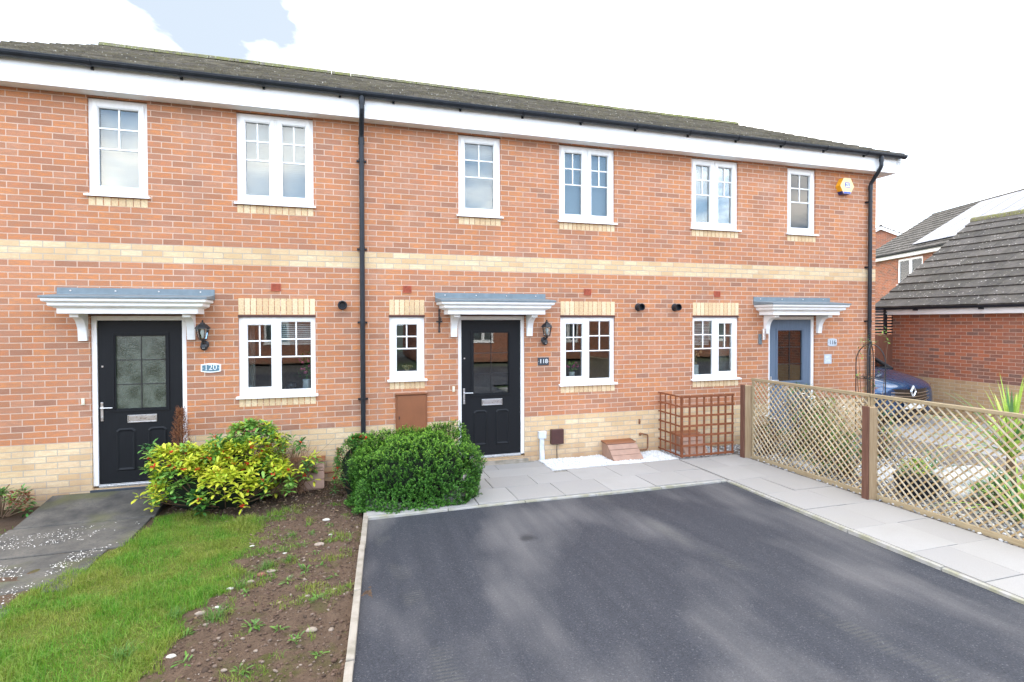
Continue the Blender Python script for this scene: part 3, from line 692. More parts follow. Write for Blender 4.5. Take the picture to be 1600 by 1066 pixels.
p = empty('hanging_bracket', (1.365,0,2.03), 'black iron hanging basket bracket on the wall left of the middle canopy', 'bracket')
MB().box(1.356,1.374,-.010,0,1.89,2.18).blob((1.365,-.01,2.19),.014,2,8,6).blob((1.365,-.01,1.885),.016,2,8,6).box(1.325,1.405,-.016,-.002,2.015,2.035).tube([(1.365,-.01,2.10),(1.365,-.12,2.09),(1.365,-.22,2.05),(1.365,-.245,2.03),(1.365,-.235,2.015)], .006, 8).tube([(1.365,-.01,1.93),(1.365,-.08,2.0),(1.365,-.14,2.08)], .005, 8).build('arm', M['black_iron'], p)
# ------------------------------------------------------------------ ground
def grid_sheet(name, x0, x1, y0, y1, nx, ny, zf, mat, kind='structure', keep=None):
    xs = np.linspace(x0,x1,nx+1); ys = np.linspace(y0,y1,ny+1)
    V = [(x,y,zf(x,y)) for y in ys for x in xs]; F = []
    for j in range(ny):
        for i in range(nx):
            if keep and not keep((xs[i]+xs[i+1])/2, (ys[j]+ys[j+1])/2): continue
            a = j*(nx+1)+i; F.append((a,a+1,a+nx+2,a+nx+1))
    o = np_mesh(name, V, F, mat); o['kind'] = kind
    o.data.polygons.foreach_set('use_smooth', [True]*len(F)); return o
t = NT('ground_far'); M['ground'] = t.pbr(t.mix(t.ramp(t.noise(.05,5),[(.45,0.),(.55,1.)]), (.10,.10,.095), (.06,.10,.03)), .95)
g = MB().quad((-400,-400,-.22),(400,-400,-.22),(400,600,-.22),(-400,600,-.22)).build('ground', M['ground']); g['kind'] = 'structure'
# tarmac
t = NT('tarmac'); p = t.pos()
agg = t.math('MULTIPLY_ADD', t.noise(75, 4, p, .75), .6, t.math('MULTIPLY', t.noise(210, 2, p, .7), .4)); agg2 = t.n('ShaderNodeTexVoronoi'); agg2.inputs['Scale'].default_value = 130; t.l(p, agg2.inputs['Vector'])
base = t.mix(t.ramp(agg,[(.32,0.),(.68,1.)]), (.009,.0105,.016), (.066,.071,.087))
base = t.mix(t.ramp(agg2.outputs['Color'], [(.78,0.),(.92,.38)]), base, (.20,.20,.205))
pw = t.n('ShaderNodeVectorMath', operation='ADD'); t.l(p, pw.inputs[0]); t.l(t.smap(t.noise(.8,2,out='Color'), sc=(.14,.14,0)), pw.inputs[1])
dry = t.ramp(t.noise(.78, 3, t.smap(pw.outputs[0], sc=(1.25,.62,1), rot=(0,0,R(6)), loc=(1.3,.6,0)), .5), [(.50,0.),(.66,1.)])
base = t.mix(t.math('MULTIPLY', dry, .70), base, t.mix(agg, (.075,.073,.076), (.20,.19,.19)))
strk = t.ramp(t.noise(1.2, 4, t.smap(pw.outputs[0], sc=(7.,.5,1), rot=(0,0,R(-8)))), [(.36,0.),(.66,1.)])
base = t.mix(1., base, t.mix(strk, (.86,.87,.89), (1.10,1.09,1.08)), 'MULTIPLY')
lane = t.sep(pw.outputs[0])
wv = t.n('ShaderNodeTexWave', wave_type='BANDS', bands_direction='Y'); wv.inputs['Scale'].default_value = 9.; wv.inputs['Distortion'].default_value = 1.5; t.l(p, wv.inputs[0])
def band(x0, w): return t.ramp(t.math('ABSOLUTE', t.math('SUBTRACT', t.math('ADD', lane[0], t.math('MULTIPLY', lane[1], .10)), x0)), [(w*.5,1.),(w,0.)])
tread = t.math('MULTIPLY', t.math('MAXIMUM', band(.25,.10), band(2.95,.10)), t.math('MULTIPLY', wv.outputs['Fac'], t.ramp(t.noise(2.5,3),[(.45,0.),(.6,.45)])))
base = t.mix(t.math('MULTIPLY', tread, .5), base, (.17,.165,.13))
for (sx0, sy0, sr0) in ((1.75,-2.75,.07),):
    dd = t.n('ShaderNodeVectorMath', operation='DISTANCE'); t.l(p, dd.inputs[0]); dd.inputs[1].default_value = (sx0,sy0,-.115)
    base = t.mix(t.math('MULTIPLY', t.ramp(t.math('ADD', dd.outputs['Value'], t.math('MULTIPLY', t.math('SUBTRACT', t.noise(14,3), .5), .10)), [(sr0*.5,1.),(sr0*1.5,0.)]), .6), base, (.012,.012,.014))
M['tarmac'] = t.pbr(base, t.math('MULTIPLY_ADD', dry, .2, .68), 0, t.bump(t.math('ADD', agg, t.math('MULTIPLY', agg2.outputs['Distance'], .8)), .8, .006), .35)
def zt(x, y): return -.115 + .006*math.sin(x*1.7+y*.9) + .004*math.sin(y*2.3)
TL = lambda y: .27 + (y+1.59)*.079
tv = []; tf = []; ny = 60; nx = 30
for j in range(ny+1):
    y = -10.5 + (10.5-1.745)*j/ny
    for i in range(nx+1):
        xl = TL(y)+.02; x = xl + (4.9-xl)*i/nx; tv.append((x, y, zt(x,y)))
for j in range(ny):
    for i in range(nx): a = j*(nx+1)+i; tf.append((a,a+1,a+nx+2,a+nx+1))
dr = np_mesh('driveway', tv, tf, M['tarmac']); dr['kind'] = 'structure'
rd = MB().quad((-60,-18,-.16),(60,-18,-.16),(60,-10.4,-.16),(-60,-10.4,-.16)).build('road', M['tarmac']); rd['kind'] = 'structure'
# edging kerbs
t = NT('edging'); p = t.pos()
M['edging'] = t.pbr(t.mix(t.ramp(t.noise(9,4),[(.4,0.),(.7,1.)]), (.36,.32,.27), (.24,.215,.17)), .9, 0, t.bump(t.noise(120,4), .6, .005), .2)
t = NT('edging_moss')
M['edging_moss'] = t.pbr(t.mix(t.ramp(t.noise(7,4),[(.40,0.),(.62,1.)]), (.40,.385,.36), (.31,.30,.22)), .9, 0, t.bump(t.noise(120,4), .6, .005), .2)
k = MB(); y = -1.60
while y > -9.5:
    a, b = y, y-.905; xa, xb = TL(a), TL(b); j = rnd.uniform(-.006,.006); zz = -.078+rnd.uniform(-.006,.006)
    k.add([(xa-.03+j,a,-.25),(xa+.022+j,a,-.25),(xb+.022+j,b,-.25),(xb-.03+j,b,-.25),(xa-.03+j,a,zz),(xa+.022+j,a,zz),(xb+.022+j,b,zz),(xb-.03+j,b,zz)],
          [(4,5,6,7)[::-1],(0,1,5,4)[::-1],(1,2,6,5)[::-1],(2,3,7,6)[::-1],(3,0,4,7)[::-1]]); y -= .913
k = k.build('edging', M['edging'], bevel=.006); k['kind'] = 'structure'
k = MB(); x = .25
while x < 4.86:
    e = min(x+.905, 4.9); k.box(x, e, -1.755+rnd.uniform(-.003,.003), -1.705, -.25, -.088+rnd.uniform(-.004,.003)); x += .912
y = -1.76
while y > -9: k.box(4.885, 4.93, y-.905, y, -.25, -.086+rnd.uniform(-.004,.003)); y -= .912
k = k.build('edging', M['edging_moss'], bevel=.005); k['kind'] = 'structure'
# paving slabs
t = NT('paving'); r_ = t.rand(); p = t.pos()
c = t.mix(r_, (.315,.302,.29), (.38,.365,.35))
c = t.mix(t.ramp(t.noise(2.2,5),[(.4,0.),(.72,.7)]), c, (.34,.325,.30))
c = t.mix(1., c, t.ramp(t.noise(260,2),[(.3,(.9,)*3),(.7,(1.07,)*3)]), 'MULTIPLY')
M['paving'] = t.pbr(c, .8, 0, t.bump(t.noise(90,4), .35, .003), .3)
sl = MB()
def slab(x0, x1, y0, y1):
    z = -.080 + rnd.uniform(-.0025,.0025); g_ = .0035; tx = rnd.uniform(-.002,.002); ty = rnd.uniform(-.002,.002)
    a, b, c_, d = x0+g_, x1-g_, y0+g_, y1-g_
    sl.add([(a,c_,-.12),(b,c_,-.12),(b,d,-.12),(a,d,-.12),(a,c_,z-tx-ty),(b,c_,z+tx-ty),(b,d,z+tx+ty),(a,d,z-tx+ty)],[(4,5,6,7),(0,1,5,4),(1,2,6,5),(2,3,7,6),(3,0,4,7)])
for xs, y0, y1 in (([.27,.95,1.55,2.15,2.86],-.36,.0),([.27,.72,1.32,1.92,2.86],-.72,-.36) ,):
    for a, b in zip(xs, xs[1:]): slab(a, b, y0, y1)
for xs, y0, y1 in (([.27,.60,1.22,1.84,2.44,3.06,3.66,4.28,4.90],-1.17,-.60 if False else -.60),([.27,.9,1.52,2.0,2.6,3.22,3.85,4.46,4.90],-1.705,-1.17)):
    for a, b in zip(xs, xs[1:]):
        if y1 == -.60: slab(a, b, y0, -.60 if a > 2.8 else -.72)
        else: slab(a, b, y0, y1)
yy = -.60; i = 0
while yy > -8.5:
    if i % 2 == 0: slab(4.93, 5.38, yy-.60, yy); slab(5.38, 5.98, yy-.60, yy)
    else: slab(4.93, 5.53, yy-.60, yy); slab(5.53, 5.98, yy-.60, yy)
    yy -= .60; i += 1
pv = sl.build('paving', M['paving'], bevel=.0025); pv['kind'] = 'structure'
M['bed'] = simple('mortar_bed', (.27,.25,.22), .95, 0, .2, 20, .004)
bd = MB().quad((.27,-1.71,-.098),(4.93,-1.71,-.098),(4.93,.0,-.098),(.27,.0,-.098)).quad((4.93,-9,-.098),(6.0,-9,-.098),(6.0,0,-.098),(4.93,0,-.098)).build('paving_bed', M['bed']); bd['kind'] = 'structure'
stp = MB().box(1.62,2.70,-.05,.10,-.09,-.035).box(1.60,2.78,-.075,-.051,-.09,-.068).build('door_step', M['edging']); stp['kind'] = 'structure'
stp = MB().box(-2.88,-1.82,-.03,.10,-.14,-.006).build('door_step', M['slate_plate']); stp['kind'] = 'structure'
# front soil / lawn
def smooth(e0, e1, x): t_ = min(1, max(0, (x-e0)/(e1-e0))); return t_*t_*(3-2*t_)
from mathutils import noise as mn
def lawn_edge_r(y):
    pts = [(-.80,-1.85),(-.95,-1.4),(-1.2,-.95),(-1.5,-.80),(-2.1,-.78),(-2.6,-.80),(-3.0,-.93),(-3.4,-1.05),(-4.1,-1.15),(-6,-1.25)]
    for (a,xa),(b,xb) in zip(pts, pts[1:]):
        if b <= y <= a: return xa+(xb-xa)*(a-y)/(a-b)
    return pts[0][1] if y > -.8 else pts[-1][1]
def lawn_edge_l(y):
    pts = [(-.80,-1.93),(-1.5,-2.02),(-1.75,-2.10),(-2.1,-2.27),(-2.8,-2.45),(-3.5,-2.55),(-6,-2.9)]
    for (a,xa),(b,xb) in zip(pts, pts[1:]):
        if b <= y <= a: return xa+(xb-xa)*(a-y)/(a-b)
    return pts[0][1]
def zs(x, y):
    z = -.145 + .020*mn.noise((x*1.3,y*1.3,0)) + .016*mn.noise((x*4,y*4,3)) 
    soil = smooth(lawn_edge_r(y)-.1, lawn_edge_r(y)+.15, x)
    z += soil*(.020*mn.noise((x*11,y*11,5)) + .014*mn.noise((x*24,y*24,9)) + .006*mn.noise((x*55,y*55,2)))
    z += .02*smooth(-.5,0,y)
    return z
t = NT('soil'); p = t.pos(); n1 = t.noise(9,6,p,.7); n2 = t.noise(70,5,p,.7)
c = t.mix(n1, (.078,.051,.036), (.21,.142,.098)); c = t.mix(t.ramp(n2,[(.52,0.),(.70,1.)]), c, (.20,.135,.09)); c = t.mix(t.ramp(n2,[(.30,1.),(.42,0.)]), c, (.022,.014,.010))
c = t.mix(t.ramp(t.noise(3.3,4,t.smap(p,loc=(7,2,0)),.6),[(.54,0.),(.66,.6)]), c, (.085,.095,.02))
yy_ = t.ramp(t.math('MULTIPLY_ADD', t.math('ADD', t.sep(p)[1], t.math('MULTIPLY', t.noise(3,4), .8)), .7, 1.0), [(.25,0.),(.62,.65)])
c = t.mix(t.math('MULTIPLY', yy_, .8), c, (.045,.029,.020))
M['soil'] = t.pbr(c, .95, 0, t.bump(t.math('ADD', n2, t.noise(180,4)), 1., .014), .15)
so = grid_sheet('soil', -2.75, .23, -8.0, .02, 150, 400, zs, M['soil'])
so2 = grid_sheet('soil', -7.0, -3.05, -8.0, .02, 60, 120, lambda x,y: -.15+.02*mn.noise((x*2,y*2,1))+.01*mn.noise((x*9,y*9,1)), M['soil'])
# concrete path to number 120
t = NT('path'); p = t.pos()
c = t.mix(t.ramp(t.noise(3,5,p,.65),[(.35,0.),(.7,1.)]), (.055,.053,.050), (.145,.132,.114)); c = t.mix(t.ramp(t.noise(45,4),[(.5,0.),(.75,.7)]), c, (.055,.055,.055))
c = t.mix(t.ramp(t.noise(1.6,4,t.smap(p,loc=(3,3,3))),[(.55,0.),(.7,.6)]), c, (.12,.12,.045))
M['path'] = t.pbr(c, .85, 0, t.bump(t.noise(100,5), .6, .006), .3)
pm = MB(); ys = [-.05,-.86,-1.72,-2.58,-3.46,-4.4,-5.3,-6.3,-7.5]
XR = [-1.97,-1.99,-2.12,-2.36,-2.48,-2.60,-2.7,-2.8]
for (a, b), xr in zip(zip(ys, ys[1:]), XR):
    k = rnd.uniform(-.01,.01); z = -.125+rnd.uniform(-.006,.004)-(.0 if a>-1 else .006)
    if a > -.5:
        x0_, x1_ = -3.26, xr; pm.add([(x0_,b,-.2),(x1_,b,-.2),(x1_,a+.03,-.2),(x0_,a+.03,-.2),(x0_,b,z),(x1_,b,z),(x1_,a+.03,-.028),(x0_,a+.03,-.028)],[(0,3,2,1),(4,5,6,7),(0,1,5,4),(1,2,6,5),(2,3,7,6),(3,0,4,7)])
    else: pm.box(-3.28+k, xr+k, b+.008, a-.008, -.2, z)
pth = pm.build('path', M['path'], bevel=.008); pth['kind'] = 'structure'
# scattered white petals
n = 1500
px = rng.uniform(-3.26,-1.98,n*3); py = -.95-rng.gamma(2.4,.55,n*3)
keep = [i for i in range(len(px)) if mn.noise((px[i]*2.1,py[i]*2.1,8)) + .35*mn.noise((px[i]*7,py[i]*7,8)) > -.02][:n]
keep = [i for i in keep if px[i] < lawn_edge_l(py[i])]
P = np.array([(px[i],py[i],-.118+rng.uniform(0,.004)) for i in keep]); m_ = len(P)
a = rng.uniform(0,6.28,m_); D = np.stack([np.cos(a),np.sin(a),rng.normal(0,.12,m_)],1); N = np.tile([0,0,1.],(m_,1))+rng.normal(0,.2,(m_,3))
V,F = small_leaf_arrays(P, D, N, rng.uniform(.008,.022,m_), rng.uniform(.006,.013,m_))
M['petal'] = island_mat('petal', [(.80,.78,.74),(.62,.58,.52)], .8, 0)
o = np_mesh('fallen_petals', V, F, M['petal']); tag(o, 'white petals scattered over the dark concrete path', 'petals', kind='stuff')
# stones helper
def stone_arrays(P, S, flat=.6):
    base = np.array([(1,0,0),(-1,0,0),(0,1,0),(0,-1,0),(0,0,1),(0,0,-1),(.6,.6,.55),(-.6,.6,.55),(-.6,-.6,.55),(.6,-.6,.55),(.6,.6,-.55),(-.6,.6,-.55),(-.6,-.6,-.55),(.6,-.6,-.55)])
    T = []
    for (i,j,k_) in ((0,2,4),(2,1,4),(1,3,4),(3,0,4)):
        c_ = {(0,2):6,(2,1):7,(1,3):8,(3,0):9}[(i,j)]
        T += [(i,j,c_),(j,4,c_),(4,i,c_)]
        T += [(j,i,c_+4),(5,j,c_+4),(i,5,c_+4)]
    T = np.array(T); n = len(P); S = np.asarray(S)
    V = base[None]*(1+rng.uniform(-.22,.22,(n,14,1)))
    V = V*np.stack([S*rng.uniform(.75,1.3,n),S*rng.uniform(.75,1.2,n),S*flat*rng.uniform(.7,1.2,n)],1)[:,None,:]
    a = rng.uniform(0,6.28,n); ca, sa = np.cos(a)[:,None], np.sin(a)[:,None]
    tl = rng.normal(0,.35,n)[:,None]
    x, y, z = V[...,0], V[...,1], V[...,2]; z2 = z + x*tl
    V = np.stack([x*ca-y*sa, x*sa+y*ca, z2], -1) + P[:,None,:]
    return V.reshape(-1,3), (T[None]+(np.arange(n)*14)[:,None,None]).reshape(-1,3)
M['white_gravel'] = island_mat('white_gravel', [(.80,.80,.79),(.88,.88,.87),(.72,.72,.72),(.84,.83,.80)], .8, 0, trans=None)
M['gravel_base'] = simple('gravel_base', (.62,.62,.61), .9, 0, .2, 80, .006, 120)
gb = MB().quad((2.87,-.60,-.094),(5.93,-.60,-.094),(5.93,0,-.094),(2.87,0,-.094)).build('gravel_base', M['gravel_base']); gb['kind'] = 'structure'
n = 9500; P = np.stack([rng.uniform(2.87,4.93,n), rng.uniform(-.60,-.0,n), rng.uniform(-.092,-.076,n)],1)
ok = ~((P[:,0]>3.92)&(P[:,0]<4.44)&(P[:,1]>-.42)); P = P[ok]
P[:,2] += .012*np.array([mn.noise((a*3,b*3,0)) for a,b,_ in P])
V,F = stone_arrays(P, rng.uniform(.006,.0125,len(P)))
tag(np_mesh('white_gravel', V, F, M['white_gravel']), 'bright white gravel strip at the foot of the buff brick wall', 'gravel', kind='stuff')
M['grey_gravel'] = island_mat('grey_gravel', [(.62,.61,.60),(.30,.31,.33),(.75,.74,.72),(.45,.44,.43),(.16,.17,.19),(.80,.79,.77)], .8, 0)
n = 1500; P = np.stack([rng.uniform(4.97,5.92,n), rng.uniform(-.58,-.0,n), rng.uniform(-.09,-.075,n)],1)
V,F = stone_arrays(P, rng.uniform(.009,.017,len(P))); tag(np_mesh('mixed_gravel', V, F, M['grey_gravel']), 'grey and white stones inside the brown trellis screen', 'gravel', kind='stuff')
# soil debris
M['debris'] = island_mat('debris', [(.16,.10,.07),(.10,.06,.042),(.20,.14,.10),(.06,.04,.028),(.14,.085,.058),(.11,.07,.05),(.30,.24,.19),(.13,.08,.055),(.09,.055,.04),(.17,.11,.075)], .9, 0)
n = 9000; X = rng.uniform(-1.9,.2,n); Y = rng.uniform(-5.2,-.02,n)
ok = [i for i in range(n) if X[i] > lawn_edge_r(Y[i])-.05+.15*mn.noise((X[i]*2,Y[i]*2,0))]
P = np.array([(X[i],Y[i],zs(X[i],Y[i])+.002) for i in ok]); V,F = stone_arrays(P, np.minimum(rng.gamma(2.0,.0030,len(P))+.002,.018), .6)
n2_ = 420; pk = P[rng.integers(0,len(P),n2_)]+rng.normal(0,.01,(n2_,3))*[1,1,.1]; V2,F2 = stone_arrays(pk, rng.uniform(.008,.019,n2_), .5); F = np.concatenate([F, F2+len(V)]); V = np.concatenate([V,V2])
tag(np_mesh('soil_crumbs', V, F, M['debris']), 'crumbs of soil, grit and small pebbles strewn over the bare bed', 'soil crumbs', kind='stuff')
# leaf litter
n = 900; X = rng.uniform(-1.85,.15,n); Y = -np.abs(rng.gamma(1.6,.55,n))-.1
ok = [i for i in range(n) if Y[i] > -5 and (X[i] > lawn_edge_r(Y[i])-.3)]
P = np.array([(X[i],Y[i],zs(X[i],Y[i])+.010) for i in ok]); n = len(P); a = rng.uniform(0,6.28,n)
V,F = leaf_arrays(P, np.stack([np.cos(a),np.sin(a),rng.normal(0,.2,n)],1), np.tile([0,0,1.],(n,1))+rng.normal(0,.35,(n,3)), rng.uniform(.015,.05,n), rng.uniform(.008,.02,n), .3, .1)
M['litter'] = island_mat('litter', [(.10,.06,.035),(.20,.13,.07),(.30,.22,.14),(.07,.05,.035)], .85, 0)
tag(np_mesh('leaf_litter', V, F, M['litter']), 'dry brown leaf litter on the soil under the shrubs', 'leaf litter', kind='stuff')
# lawn blades
t = NT('grass'); r_ = t.rand(); p = t.pos(); pn = t.noise(2.6,4,p,.6)
gc = t.ramp(r_, [(0,(.06,.18,.015)),(.4,(.11,.29,.02)),(.75,(.18,.37,.03)),(1,(.30,.38,.09))])
gc = t.mix(t.ramp(pn,[(.44,0.),(.60,.8)]), gc, t.ramp(r_, [(0,(.18,.24,.03)),(.6,(.30,.34,.05)),(1,(.36,.32,.10))]))
M['grass'] = t.pbr(gc, .55, 0, None, .35, trans=.35)
def blades(X, Y, Z, H, W_, lean=.5):
    n = len(X); a = rng.uniform(0,6.28,n); l = np.abs(rng.normal(0,lean,n))
    dx, dy = np.cos(a), np.sin(a); b = a+rng.normal(0,.6,n)+1.57; sx_, sy_ = np.cos(b)*W_/2, np.sin(b)*W_/2
    P0 = np.stack([X,Y,Z],1); S = np.stack([sx_,sy_,0*sx_],1)
    mid = P0+np.stack([dx*l*H*.35,dy*l*H*.35,H*.6],1); tip = P0+np.stack([dx*l*H,dy*l*H,H*(1-.25*np.minimum(l,1.6))],1)
    V = np.stack([P0-S,P0+S,mid+S*.8,mid-S*.8,tip],1); T = np.array([[0,1,2],[0,2,3],[3,2,4]])
    return V.reshape(-1,3), (T[None]+(np.arange(n)*5)[:,None,None]).reshape(-1,3)
def sample_lawn(n, x0, x1, y0, y1, test):
    X = rng.uniform(x0,x1,n); Y = rng.uniform(y0,y1,n); k = [i for i in range(n) if test(X[i],Y[i])]; return X[k], Y[k]
def on_lawn(x, y):
    w = .20*mn.noise((x*2.3,y*2.3,4))+.10*mn.noise((x*8,y*8,4))
    if y > -.80+.3*w or x < lawn_edge_l(y)+.02*1+w*.4: return False
    e = lawn_edge_r(y)+w
    if x < e: return True
    return False
def patchy(x, y):
    # thin grass creeping into the soil
    d = x-lawn_edge_r(y)
    if d < -.15 or y > -.8 or x > .15: return False
    return mn.noise((x*2.6,y*2.6,20))+.5*mn.noise((x*8,y*8,20)) > -.06+d*.40
Xa, Ya = sample_lawn(125000, -2.95, -.6, -5.6, -.8, on_lawn); Xb, Yb = sample_lawn(46000, -1.9, .1, -5.2, -.9, patchy)
Xc, Yc = sample_lawn(9000, -6.5, -3.3, -5, -.4, lambda x,y: y < -.75+.3*mn.noise((x*2,y*2,1)))
X = np.concatenate([Xa,Xb]); Y = np.concatenate([Ya,Yb]); Z = np.array([zs(a,b)-.003 for a,b in zip(X,Y)])
hn = np.array([mn.noise((a*1.8,b*1.8,30)) for a,b in zip(X,Y)])
hn2 = np.array([mn.noise((a*5,b*5,33)) for a,b in zip(X,Y)])
H = np.clip(.036+.040*hn+.026*hn2,.012,1)*rng.uniform(.5,1.6,len(X)); H[len(Xa):] *= .8; 
big = rng.random(len(X)) < .04; H[big] *= 1.8
V,F = blades(X,Y,Z,H,rng.uniform(.0022,.0046,len(X)),.8)
V2,F2 = blades(Xc,Yc,np.full(len(Xc),-.15),rng.uniform(.015,.04,len(Xc)),rng.uniform(.003,.005,len(Xc)),.8)
tag(np_mesh('lawn_grass', np.concatenate([V,V2]), np.concatenate([F,F2+len(V)]), M['grass']), 'uneven green and mossy yellow lawn grass left of the bare soil', 'grass', kind='stuff')
# thatch sheet under the blades so the lawn floor is green
t = NT('thatch'); M['thatch'] = t.pbr(t.mix(t.noise(30,5), (.05,.075,.015), (.17,.19,.04)), .95, 0, t.bump(t.noise(150,4), .8, .01), .1)
th = grid_sheet('lawn', -2.95, -.5, -6.0, -.75, 120, 260, lambda x,y: zs(x,y)+.003, M['thatch'], keep=lambda x,y: on_lawn(x,y) and on_lawn(x+.05,y))
# grass tufts and weeds
M['weed'] = island_mat('weed', [(.07,.17,.03),(.12,.26,.04),(.18,.30,.07),(.09,.20,.05)], .5, 0, trans=.25)
tuft_spots = [(330,972,.085,90),(362,880,.06,60),(410,890,.07,90),(430,885,.05,60),(385,905,.04,40),(440,843,.04,30),(473,842,.045,45),(350,960,.06,40),(300,905,.06,60),(262,955,.07,70)]
from mathutils import Vector as V3
def cam_ray(px, py, z=-.13):
    q = co.matrix_world.to_3x3() @ V3(((px-800)/865, -(py-517.6)/865, -1)); tt = (z-2.01)/q.z; return (q.x*tt, -7.88+q.y*tt)
TUFT = [(-.870,-3.45,.095,110),(-.78,-2.95,.06,60),(-.62,-2.60,.075,90),(-.45,-2.52,.05,60),(-1.16,-3.30,.07,70),(-.46,-1.95,.045,40),(-.28,-1.93,.045,40),(-1.35,-3.75,.08,80)]
for i, (x, y, h, n) in enumerate(TUFT):
    X = x+rng.normal(0,h*.35,n); Y = y+rng.normal(0,h*.35,n)
    V,F = blades(X,Y,np.array([zs(a,b)-.004 for a,b in zip(X,Y)]),rng.uniform(.6,1.3,n)*h,rng.uniform(.003,.0055,n),1.0)
    tag(np_mesh('grass_tuft', V, F, M['weed']), 'taller bright green grass tuft at the ragged edge between lawn and soil', 'grass tuft', 'grass tufts in the soil bed')
WEED = [(-.08,-2.16,.06),(-.22,-2.44,.05),(-.16,-2.70,.06),(-.30,-2.76,.07),(-.42,-2.98,.05),(-.06,-3.0,.05),(-.18,-3.42,.07),(-.60,-3.62,.07),(-.42,-3.70,.06),(-.95,-3.95,.07),(-.30,-3.90,.05),(-.72,-3.10,.05),(-.10,-1.75,.045),(-.35,-2.2,.045),(-1.02,-3.62,.055),(-.60,-4.15,.06),(-.15,-4.1,.07),(-1.3,-4.2,.08)]
for i, (x, y, h) in enumerate(WEED):
    n = rnd.randint(9,18); a = rng.uniform(0,6.28,n); el = rng.uniform(.1,1.1,n)
    D = np.stack([np.cos(a)*np.cos(el),np.sin(a)*np.cos(el),np.sin(el)],1); P = np.stack([x+rng.normal(0,.012,n),y+rng.normal(0,.012,n),np.full(n,zs(x,y))],1)+D*.012
    V,F = leaf_arrays(P, D, np.tile([0,0,1.],(n,1))+rng.normal(0,.2,(n,3)), rng.uniform(.5,1.2,n)*h, rng.uniform(.14,.30,n)*h, .2, .35)
    tag(np_mesh('weed', V, F, M['weed']), 'small green rosette weed sprouting from the bare brown soil', 'weed', 'weeds in the soil bed')
M['stone'] = simple('stone', (.30,.24,.19), .85, 0, .25, 25, .003, 90); M['stone_w'] = simple('stone_white', (.52,.49,.43), .8, 0, .15, 25, .003, 90); M['stone_r'] = simple('stone_red', (.22,.09,.06), .85, 0, .3, 25, .004, 90)
ST = [(-.15,-1.55,.036,'w','roundish white stone on the soil just in front of the shrubs'),(-.20,-2.22,.050,'s','long pale flat stone lying on the soil near the kerb'),(-.58,-2.72,.034,'s','grey pebble beside a dull red stone on the soil'),(-.65,-2.73,.044,'r','dull red brick fragment on the soil next to a grey pebble'),
      (-.72,-2.85,.026,'s',None),(-1.0,-3.30,.036,'s','flat grey stone at the lawn edge above the big tuft'),(-.90,-3.22,.022,'w',None),(-.20,-3.80,.040,'s','smooth tan pebble among weeds near the kerb'),(-.86,-2.95,.026,'w','small white stone at the lawn edge'),(-1.05,-3.85,.034,'w','pale angular stone near the lower lawn edge'),(-.50,-2.35,.018,'w',None),(-.05,-3.2,.018,'s',None),(-.25,-3.3,.02,'s',None),(-.7,-4.1,.022,'s',None),(-.82,-2.05,.022,'w',None),(-.1,-2.0,.022,'w',None)]
for i,(x,y,s,k_,lb) in enumerate(ST):
    s *= .78; b = MB().blob((x,y,zs(x,y)+s*.12), s, i+40, 10, 7, (1.3 if i%2 else 1.5,.85,.55), .10).build('stone', M[{'w':'stone_w','s':'stone','r':'stone_r'}[k_]], smooth=True)
    tag(b, lb or 'small pale pebble lying on the bare soil', 'stone', None if lb else 'pebbles on the soil bed')
# ------------------------------------------------------------------ shrubs
M['twig'] = simple('twig', (.16,.10,.06), .85, 0, .3, 30); M['twig_dry'] = simple('dry_twig', (.26,.15,.09), .9, 0, .3, 40)
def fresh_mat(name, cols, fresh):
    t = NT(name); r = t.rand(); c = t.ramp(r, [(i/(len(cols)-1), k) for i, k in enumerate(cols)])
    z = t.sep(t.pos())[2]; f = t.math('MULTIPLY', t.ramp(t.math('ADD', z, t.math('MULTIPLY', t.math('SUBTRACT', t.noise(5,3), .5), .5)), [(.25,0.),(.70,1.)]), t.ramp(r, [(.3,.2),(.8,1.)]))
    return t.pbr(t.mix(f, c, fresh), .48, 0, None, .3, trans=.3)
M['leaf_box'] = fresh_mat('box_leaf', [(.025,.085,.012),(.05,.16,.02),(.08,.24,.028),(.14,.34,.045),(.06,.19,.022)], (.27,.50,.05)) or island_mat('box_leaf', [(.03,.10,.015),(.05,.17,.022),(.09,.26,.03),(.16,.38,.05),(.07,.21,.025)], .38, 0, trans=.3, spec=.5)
M['core_shade'] = simple('shrub_shade', (.008,.018,.006), .95)  # near-black colour painted as the shade deep inside the shrubs
M['leaf_box_shaded'] = island_mat('box_leaf_shaded', [(.016,.065,.009),(.035,.115,.015),(.055,.16,.02)], .5, 0, trans=.1)  # leaves behind the tips coloured darker, depth shade painted in
def box_top(x, y):
    return None
